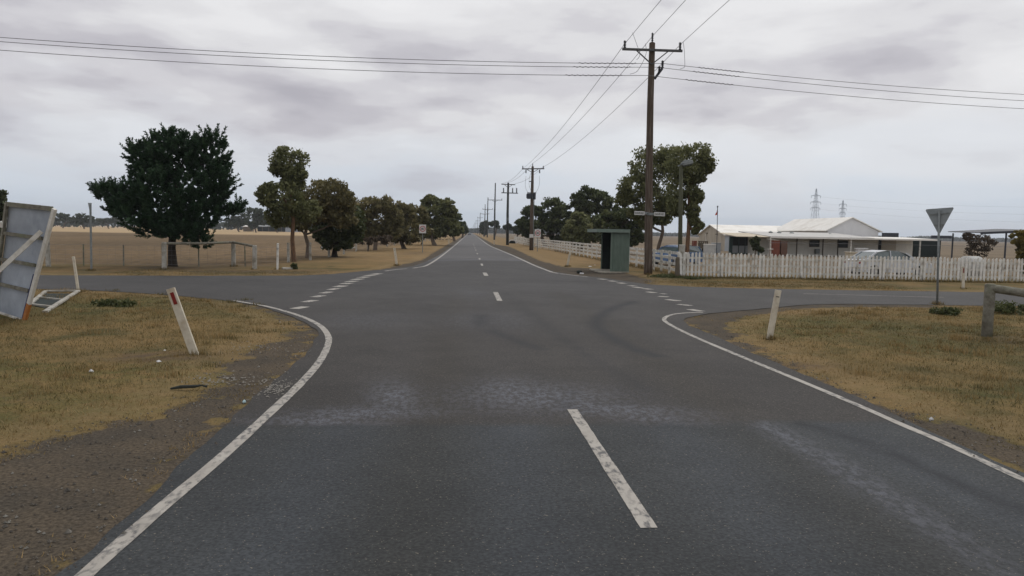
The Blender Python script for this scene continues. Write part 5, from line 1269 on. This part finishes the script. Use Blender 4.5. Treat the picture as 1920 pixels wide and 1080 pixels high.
# distant vehicle on the road
cd = Vector((.1, 520, 0)); car('distant_car', 'tiny dark car far away on the road near the horizon', (-.6, 430, 0), R(-90), 4.4, 1.8, 1.5, 'steel_dark')

# ------------------------------------------------------------------ farm house behind the picket fence
def house():
    Yf, Yb = 84, 99
    E0 = at(1551.5, 432, Yf); AP = at(1597, 409, Yf); E1 = at(1647, 434, Yf)
    b0 = Vector((E0.x, Yf, 0)); root = empty('farm_house', b0, 'long low cream farmhouse with white sheet roofs and a verandah behind the picket fence', 'house')
    w = lambda v: v - b0
    e0, ap, e1 = w(E0), w(AP), w(E1); D = Yb - Yf; zE = (e0.z + e1.z) / 2
    part(MB().prism([(e0.x, 0), (e1.x, 0), (e1.x, zE), (ap.x, ap.z), (e0.x, zE)], 'y', 0, D), 'wall', 'clad_white', root)
    t_ = .10
    part(MB().prism([(e0.x - .35, zE - .12), (ap.x, ap.z + .03), (ap.x, ap.z + t_ + .03), (e0.x - .4, zE - .12 + t_)], 'y', -.25, D + .2), 'roof', 'roof_white', root)
    part(MB().prism([(e1.x + .35, zE - .12), (ap.x + .001, ap.z + .03), (ap.x + .001, ap.z + t_ + .03), (e1.x + .4, zE - .12 + t_)], 'y', -.25, D + .2), 'roof', 'roof_white', root)
    # long front wing with verandah
    Yw = 78; Yv = 74.5; x0 = at(1372, 450, Yv).x - b0.x; x1 = at(1757, 452, Yv).x - b0.x; zv = at(1560, 446.6, Yv).z
    wy = Yw - Yf; vy = Yv - Yf
    xw0 = at(1415, 450, Yw).x - b0.x; xw1 = at(1712, 450, Yw).x - b0.x
    part(MB().bbox((xw0, wy, 0), (xw1, -0.4, zv + .05)), 'wall', 'wall_grey', root)
    zb = at(1500, 435.5, Yf - 1).z
    # verandah roof: three sheets with slightly different pitch
    xa = at(1420, 447, Yv).x - b0.x; xb_ = at(1443, 447, Yv).x - b0.x; xm = at(1640, 447, Yv).x - b0.x
    part(MB().prism([(vy, zv), (vy, zv + .10), (-.5, zb), (-.5, zb - .10)], 'x', xb_, xm), 'roof', 'roof_grey', root)
    part(MB().prism([(vy - .05, zv - .02), (vy - .05, zv + .06), (-3.8, zv + .24), (-3.8, zv + .16)], 'x', xb_ + .05, x1), 'roof', 'roof_white', root)
    part(MB().prism([(vy, zv - .03), (vy, zv + .03), (wy + 2.5, zv + .42), (wy + 2.5, zv + .34)], 'x', x0 + .5, xb_ - .01), 'awning', 'roof_cream', root)
    part(MB().bbox((xb_ + .05, vy - .1, zv - .10), (x1, vy - .052, zv + .06)), 'gutter', 'roof_white', root)
    # right open carport bay, its inner shade painted as a dark sheet
    xr0 = at(1714, 455, 79.5).x - b0.x; part(MB().bbox((xr0, wy + 1.5, 0), (at(1759, 455, 80).x - b0.x, wy + 1.8, zv - .05)), 'bay_shade', 'shade_in', root)
    part(MB().bbox((at(1648, 440, Yf).x - b0.x, -1.2, zv + .15), (at(1674, 440, Yf).x - b0.x, -.6, zv + .75)), 'solar_panel', 'steel_dark', root)
    part(MB().bbox((at(1718, 440, Yf).x - b0.x, -3.2, zv + .2), (at(1752, 440, Yf).x - b0.x, -2.8, zv + .52)), 'solar_panel', 'steel_dark', root)
    for px in (1424, 1445, 1597, 1727): 
        x = at(px, 455, Yv).x - b0.x; part(MB().box((x, vy + .15, zv / 2), (.12, .12, zv - .04)), 'verandah_post', 'paint' if px > 1430 else 'teal', root)
    for px in (1494, 1543, 1571): 
        x = at(px, 455, Yw).x - b0.x; part(MB().box((x, wy - .04, zv / 2), (.10, .06, zv)), 'cover_strip', 'old_wood', root)
    for a, b_, y0, y1 in ((1518, 1535.5, 451, 462), (1571.5, 1589, 452, 463.5)):
        p = at(a, y1, Yw) - b0; q = at(b_, y0, Yw) - b0; f_ = part(MB().bbox((p.x - .06, wy - .07, p.z - .06), (q.x + .06, wy - .003, q.z + .06)), 'window', 'old_wood', root)
        g = MB().bbox((p.x, wy - .09, p.z), (q.x, wy - .072, q.z)).build('pane', 'glass'); g.parent = f_
    # white roller door panel and dark doorway
    p = at(1652, 473, Yw) - b0; q = at(1680, 450, Yw) - b0; part(MB().bbox((p.x, wy - .06, 0.3), (q.x, wy - .003, q.z)), 'panel_door', 'clad', root)
    p = at(1646, 473, Yw) - b0; part(MB().bbox((p.x, wy - .08, 0), (p.x + .3, wy - .004, q.z)), 'drain_pipe', 'black', root)
    part(MB().bbox((at(1531 - 4, 460, Yw).x - b0.x, wy - .4, .25), (at(1535, 460, Yw).x - b0.x, wy - .05, .8)), 'air_conditioner', 'galv', root, bevel=.03)
    for px, py in ((1445, 434.5), (1461, 435), (1484.5, 436), (1556, 438.5)):
        c_ = at(px, py + 2.4, Yf - 3) - b0; part(MB().tube([c_ - Vector((0, 0, .2)), c_, c_ + Vector((0, 0, .10)), c_ + Vector((0, 0, .24))], [.12, .2, .26, .05], 10), 'roof_vent', 'galv', root)
    # left glazed porch
    xg0 = at(1368, 455, 80).x - b0.x; xg1 = at(1409, 455, 80).x - b0.x
    part(MB().bbox((xg0, 80 - Yf, 0), (xg1 + .5, 80.2 - Yf, zv)), 'porch_wall', 'teal', root)
    for a, b_ in ((1374, 1384), (1386, 1396), (1398, 1407)):
        part(MB().bbox((at(a, 450, 80).x - b0.x, 79.92 - Yf, 1.0), (at(b_, 450, 80).x - b0.x, 79.98 - Yf, zv - .15)), 'window', 'glass', root); part(MB().bbox((at(a, 450, 80).x - b0.x, 79.92 - Yf, .15), (at(b_, 450, 80).x - b0.x, 79.98 - Yf, .95)), 'lower_panel', 'wall_blue', root)
house()
def left_shed():
    # gable end faces the road; ridge runs away to the right
    Xg = 34.0
    def atX(px, py): d = ray(px, py); k = Xg / d.x; return Vector((Xg, d.y * k, H + d.z * k))
    A_ = atX(1333.5, 422.6); E0 = atX(1359.5, 440); E1 = atX(1311, 440)
    b0 = Vector((Xg, E0.y, 0)); root = empty('long_shed', b0, 'long cream clad shed with white sheet roof left of the farmhouse', 'shed'); ap = A_ - b0; e0 = E0 - b0; e1 = E1 - b0
    zr = ap.z; L_ = at(1545, 425, A_.y).x - Xg; yc = ap.y
    part(MB().prism([(e0.y, 0), (e1.y, 0), (e1.y, e1.z), (yc, zr), (e0.y, e0.z)], 'x', 0, L_), 'wall', 'clad', root)
    part(MB().prism([(e0.y - .3, e0.z - .12), (yc, zr + .02), (yc, zr + .12), (e0.y - .35, e0.z - .03)], 'x', -.25, L_ + .2), 'roof', 'roof_white', root)
    part(MB().prism([(e1.y + .3, e1.z - .12), (yc + .001, zr + .02), (yc + .001, zr + .12), (e1.y + .35, e1.z - .03)], 'x', -.25, L_ + .2), 'roof', 'roof_white', root)
    part(MB().bar((-.05, yc + 1.9, 0), (-.05, yc + 1.9, 2.3), .1, .1), 'downpipe', 'paint', root)
    for k in range(8): part(MB().box((-.012, e0.y + (k + 1) * (e1.y - e0.y) / 9, 1.0), (.03, .06, 2.0)), 'cover_strip', 'clad', root)
    part(MB().box((-.08, yc - 2.6, 2.25), (.2, .5, .12)).box((-.08, yc + 1.6, 2.4), (.2, .5, .12)), 'wall_lamp', 'old_wood', root)
    # pale side wall seen under the eave
    part(MB().bbox((0, e0.y - .05, 0), (3.0, e0.y - .003, e0.z - .1)), 'side_panel', 'wall_blue', root)
left_shed()
def box_thing(name, label, cat, px0, py0, px1, py1, Y, depth, m, lid=None):
    a = at(px0, py1, Y); b_ = at(px1, py0, Y); root = empty(name, (a.x, Y, 0), label, cat); W_ = b_.x - a.x
    part(MB().bbox((0, 0, 0), (W_, depth, b_.z)), 'body', m, root, bevel=.02)
    part(MB().bbox((-.04, -.04, b_.z), (W_ + .04, depth + .04, b_.z + .06)), 'top', lid or m, root, bevel=.01)
box_thing('low_wall', 'low white block wall standing before the cream shed', 'low wall', 1323, 459, 1342, 470, 76, .8, 'lead', 'roof_white')
box_thing('low_wall', 'taller pale block behind the low white block before the shed', 'low wall', 1337, 456, 1352, 470, 82, .8, 'wall_blue', 'lead')
box_thing('red_tank', 'rusty red square tank under the verandah', 'tank', 1449, 452, 1463, 474, 73, .9, 'rust'); box_thing('brown_tank', 'brown square tank beside the rusty red one under the verandah', 'tank', 1464, 453.5, 1477, 474, 73, .9, 'rust2')
box_thing('white_sign_board', 'small white box left of the parked white sedan', 'box', 1608, 467.5, 1627, 484, 42, .3, 'litter')
box_thing('cream_bin', 'low cream topped bin left of the white box', 'bin', 1592, 474.5, 1607, 490, 41, .5, 'roof_cream')
# trailer-like clutter left of the shed
def clutter():
    b0 = at(1300, 470, 84); b0.z = 0; root = empty('machinery', b0, 'dark and red farm machinery beside the cream shed', 'machinery'); q = lambda x, y: at(x, y, 84) - b0
    part(MB().bbox(q(1301, 461), q(1307, 451.5) + Vector((0, .8, 0))), 'red_frame', 'rust', root); part(MB().bbox(q(1300, 465), q(1311, 461.5) + Vector((0, .8, 0))), 'white_tray', 'litter', root)
    mb = MB(); 
    for x in (1311, 1315, 1319, 1323, 1326): mb.bar(q(x, 466), q(x + .5, 452), .12, .12)
    mb.bar(q(1309, 452.5), q(1327, 453), .2, .12); mb.bar(q(1309, 464), q(1327, 464), .2, .2); mb.bbox(q(1312, 464), q(1319, 455) + Vector((0, .7, 0)))
    part(mb, 'dark_frame', 'old_wood', root); 
    for x in (1304, 1322): c_ = q(x, 466); part(MB().tube([(c_.x, -.1, .35), (c_.x, .15, .35)], .35, 14), 'wheel', 'tyre', root)
clutter()
def flagpole():
    b0 = at(1344, 470, 72); b0.z = 0; root = empty('flagpole', b0, 'thin flagpole with a small limp red flag in front of the cream shed', 'flagpole'); q = lambda x, y: at(x, y, 72) - b0
    part(MB().tube([(0, 0, 0), q(1345.5, 387)], .035, 6), 'pole', 'steel_dark', root)
    part(MB().slab([q(1345, 392.5), q(1343.5, 398), q(1341, 402), q(1341.3, 404), q(1345, 402.5)], (0, .02, 0)), 'flag', 'flag', root); part(MB().tube([q(1345.5, 386), q(1345.5, 389)], .07, 6), 'finial', 'black', root)
flagpole()
def lamp_t():
    b0 = at(1445, 470, 71); b0.z = 0; root = empty('crossbar_post', b0, 'white post with short crossbar in front of the verandah', 'post'); q = lambda x, y: at(x, y, 71) - b0
    part(MB().tube([(0, 0, 0), q(1445, 443)], .07, 8), 'post', 'paint', root); part(MB().bar(q(1438, 448), q(1459, 450.5), .06, .06), 'crossbar', 'paint', root); part(MB().bar(q(1440, 467), q(1449, 467), .3, .08), 'foot', 'paint', root)
lamp_t()
# house-yard wire
o = MB().tube([at(1440, 455, 60), at(1560, 456.5, 60), at(1700, 459, 60), at(1900, 463, 60)], .012, 4).build('yard_wire', 'wire'); tag(o, 'thin pale wire strung across the yard before the verandah', 'wire')
# white tank behind pickets
bt = at(1822, 480, 39); root = empty('rounded_tank', (bt.x, 39, 0), 'rounded pale tank showing over the pickets right of the give-way sign', 'tank')
part(MB().tube([(-.45, 0, .5), (-.40, 0, .5), (.40, 0, .5), (.45, 0, .5)], [.4, .62, .62, .4], 16), 'tank', 'lead', root, smooth=True); part(MB().box((0, 0, .1), (.9, .8, .2)), 'cradle', 'old_wood', root)
# carport on the right
def carport():
    Y = 50; b0 = at(1887, 480, Y); b0.z = 0; root = empty('open_carport', b0, 'dark steel open carport roof on slim posts at the right edge', 'carport'); q = lambda x, y: at(x, y, Y) - b0
    a = q(1838, 437.2); e = q(1960, 432.5)
    part(MB().slab([a, e, e + Vector((0, 5, .1)), a + Vector((1.0, 5, .1))], (0, 0, .05)), 'roof', 'steel_dark', root); part(MB().bar(a + Vector((0, -.05, 0)), e + Vector((0, -.05, 0)), .08, .16), 'fascia', 'steel_dark', root)
    for x in (1887, 1955): t_ = q(x, 436); part(MB().tube([(t_.x, 0, 0), (t_.x, 0, t_.z)], .06, 8), 'post', 'steel_dark', root)
    part(MB().tube([(a.x + 1.3, 4.8, 0), (a.x + 1.3, 4.8, a.z)], .06, 8), 'post', 'steel_dark', root)
carport()
# pylons
def pylon(px, top, Y, label, arms, bw):
    b0 = at(px, 450, Y); b0.z = 0; root = empty('pylon', b0, label, 'pylon', 'lattice pylons behind the house'); s = Y / F; hh = at(px, top, Y).z; r_ = .11 * Y / 500
    legs = []; mb = MB(); wv = lambda z: bw * (1 - z / hh) * .5 + .35
    for sx_ in (-1, 1):
        for sy in (-1, 1): part(MB().tube([(sx_ * wv(0), sy * wv(0), 0), (sx_ * wv(hh * .6) , sy * wv(hh * .6), hh * .6), (sx_ * .2, sy * .2, hh)], r_, 4), 'leg', 'pylon', root)
    lv = [hh * k / 12 for k in range(13)]
    for a, b_ in zip(lv[:-1], lv[1:]):
        for s1 in (-1, 1):
            mb.tube([(-wv(a), s1 * wv(a), a), (wv(b_), s1 * wv(b_), b_)], r_ * .6, 3); mb.tube([(wv(a), s1 * wv(a), a), (-wv(b_), s1 * wv(b_), b_)], r_ * .6, 3); mb.tube([(-wv(b_), s1 * wv(b_), b_), (wv(b_), s1 * wv(b_), b_)], r_ * .5, 3)
    part(mb, 'lattice', 'pylon', root)
    for py, half in arms:
        z = at(px, py, Y).z; L_ = half * s; part(MB().tube([(-L_, 0, z), (0, 0, z + L_ * .22), (L_, 0, z)], r_ * 1.1, 4).tube([(-L_, 0, z), (L_, 0, z)], r_, 4), 'arm', 'pylon', root)
        for sx_ in (-1, 1): part(MB().tube([(sx_ * L_, 0, z), (sx_ * L_, 0, z - 1.6 * Y / 500)], r_ * 1.2, 4), 'insulator', 'pylon', root)
    return root
pylon(1526, 354, 480, 'taller lattice power pylon rising behind the white roofed house', [(367, 9), (379, 10), (390, 9)], 5.5)
pylon(1577, 376, 640, 'smaller, farther lattice pylon to the right of the tall one', [(383, 7), (391, 7), (399, 6)], 5)
for i, (y0, y1) in enumerate(((367, 380), (379, 394), (390, 410))):
    nm = ['upper', 'middle', 'lower'][i]
    wire(sag(at(1535, y0 + 2, 480), at(2060, y1 + 9, 330), 2.0), .024, f'{nm} faint transmission wire from the tall pylon across the right sky', 'transmission wires')

# left far open shed
def far_shed():
    Y = 430; b0 = at(480, 435, Y); b0.z = 0; root = empty('open_shed', b0, 'low dark open-fronted farm shed with pale roof at the far edge of the left paddock', 'shed'); q = lambda x, y: at(x, y, Y) - b0
    x1 = q(563, 430).x; part(MB().bbox((0, 3, 0), (x1, 9, 2.7)), 'wall', 'shade_in', root); part(MB().prism([(-.5, 2.8), (9.5, 3.6), (9.5, 3.8), (-.5, 3.0)], 'x', -.5, x1 + .5), 'roof', 'galv', root)  # near-black wall paints the shade behind the open front
    for k in range(8): part(MB().box((x1 * k / 7, .2, 1.4), (.25, .25, 2.8)), 'post', 'old_wood', root)
    part(MB().bbox((q(535, 430).x, -.2, 0), (x1 - 1, 2.9, 2.6)), 'tin_bay', 'sheet', root)
    b1 = at(456, 433, 400); b1.z = 0; r1 = empty('far_hut', b1, 'tiny far hut with pale roof seen right of the pine', 'hut'); part(MB().bbox((0, 0, 0), (4.5, 4, 2.6)), 'wall', 'old_wood', r1); part(MB().prism([(-.3, 2.6), (4.3, 3.2), (4.3, 3.35), (-.3, 2.75)], 'x', -.3, 4.8), 'roof', 'roof_white', r1)
far_shed()

# ------------------------------------------------------------------ litter and small debris
def flat_bit(name, label, cat, px, py, w_, l_, m, z=.02, seed=1):
    r_ = random.Random(seed); b0 = G(px, py); n = 9; mb = MB(); P_ = []
    for k in range(n):
        a = 2 * math.pi * k / n; P_.append(b0 + Vector((math.cos(a) * w_ * r_.uniform(.6, 1.1), math.sin(a) * l_ * r_.uniform(.6, 1.1), z + r_.uniform(0, .015))))
    c_ = b0 + Vector((0, 0, z + .03)); vs = P_ + [c_] + [p - Vector((0, 0, .015)) for p in P_]
    mb.add(vs, [(i, (i + 1) % n, n) for i in range(n)] + [(i, n + 1 + i, n + 1 + (i + 1) % n, (i + 1) % n) for i in range(n)])
    o_ = mb.build(name, m); tag(o_, label, cat); return o_
lump('rubbish_bag', 'small black rubbish heap on the gravel before the bus shelter', 'rubbish', G(1086, 512.5), (.15, .13, .10), 'rubber', 4); lump('paper_scrap', 'crumpled pale paper touching the black rubbish before the shelter', 'rubbish', G(1090.5, 514), (.11, .1, .045), 'litter', 5)
flat_bit('paper_scrap', 'white paper scrap on the grass left of the bus shelter', 'litter', 1106.5, 500.5, .11, .2, 'litter', .03, 2); flat_bit('paper_scrap', 'smaller white scrap nearest to the shelter corner', 'litter', 1115.5, 498, .08, .15, 'litter', .03, 3)
b0 = G(352, 733); o = MB().tube([b0 + Vector((-.20, -.01, .03)), b0 + Vector((-.08, .0, .05)), b0 + Vector((.08, .01, .055)), b0 + Vector((.16, .03, .065)), b0 + Vector((.22, .02, .05))], [.012, .022, .02, .010, .014], 6).build('rubber_strip', 'rubber'); tag(o, 'torn black rubber strip lying at the edge of the left dry grass', 'rubber strip')
flat_bit('litter_scrap', 'tiny pale blue litter on the left gravel shoulder beside the white line', 'litter', 458, 756, .022, .03, 'litter_blue', .015, 6)
flat_bit('litter_scrap', 'crushed white litter on the dark soil left of the nearest guide post', 'litter', 298, 681, .05, .04, 'litter', .02, 7)
flat_bit('litter_scrap', 'long white scrap on dry grass far left of nearest guide post', 'litter', 171, 700, .04, .025, 'litter', .03, 8)
flat_bit('litter_scrap', 'small white scrap on the soil just left of the guide post foot', 'litter', 309, 661, .04, .03, 'litter', .02, 9)
flat_bit('litter_scrap', 'white stone chip on the right gravel shoulder beside the dry grass', 'litter', 1746, 788, .022, .022, 'litter', .01, 10)
# crushed white rock patches
def chips(px, py, rx, ry, n, label):
    c0 = G(px, py); mb = MB()
    for i in range(n):
        x = c0.x + random.gauss(0, rx); y = c0.y + random.gauss(0, ry); r_ = random.uniform(.006, .02); a = random.random() * 6
        mb.add([(x + r_ * math.cos(a + k * 1.57) * random.uniform(.6, 1.4), y + r_ * math.sin(a + k * 1.57) * random.uniform(.6, 1.4), .013) for k in range(4)] + [(x, y, .013 + r_ * .5)], [(0, 1, 4), (1, 2, 4), (2, 3, 4), (3, 0, 4)])
    o_ = mb.build('white_chips', 'litter_rock'); tag(o_, label, 'stone chips', kind='stuff')
M['litter_rock'] = mat('pale crushed rock', (.25, .235, .21), (.17, .16, .14), 20, .9)
chips(430, 713, .35, .20, 170, 'scattered pale crushed rock between dry grass and gravel on the left'); chips(518, 730, .10, .22, 160, 'pale crushed rock against the left white edge line'); chips(480, 655, .5, .4, 120, 'few pale stone chips near the tip of the left verge'); chips(945, 590, 0.01, .01, 0, '') if False else None
# white drum by third pole
wd = G(960.5, 456.5); root = empty('culvert_end', wd, 'white arched culvert end in the grass at the start of far rail fence', 'culvert')
mbq = MB()
for k in range(8):
    a0 = math.pi * k / 8; a1 = math.pi * (k + 1) / 8; mbq.bar((math.cos(a0) * .75, 0, .05 + math.sin(a0) * .6), (math.cos(a1) * .75, 0, .05 + math.sin(a1) * .6), .3, .2)
part(mbq, 'arch', 'litter', root); part(MB().bbox((-.6, .2, 0), (.6, .5, .5)), 'core', 'shade_in', root)  # dark block paints the shade inside the arch

# ------------------------------------------------------------------ air
HAZE = 0.00022
if HAZE:
    hz = MB().bbox((-2600, -60, -1.2), (2600, 2600, 62)).build('haze', M['wire']); tag(hz, 'thin pale air haze over the plain', 'haze', kind='stuff')
    m = bpy.data.materials.new('haze air'); m.use_nodes = True; t = m.node_tree; t.nodes.clear(); o_ = t.nodes.new('ShaderNodeOutputMaterial'); v = t.nodes.new('ShaderNodeVolumePrincipled')
    v.inputs['Color'].default_value = (.86, .90, .97, 1); v.inputs['Density'].default_value = HAZE; v.inputs['Anisotropy'].default_value = .1; t.links.new(v.outputs[0], o_.inputs['Volume'])
    hz.data.materials.clear(); hz.data.materials.append(m)
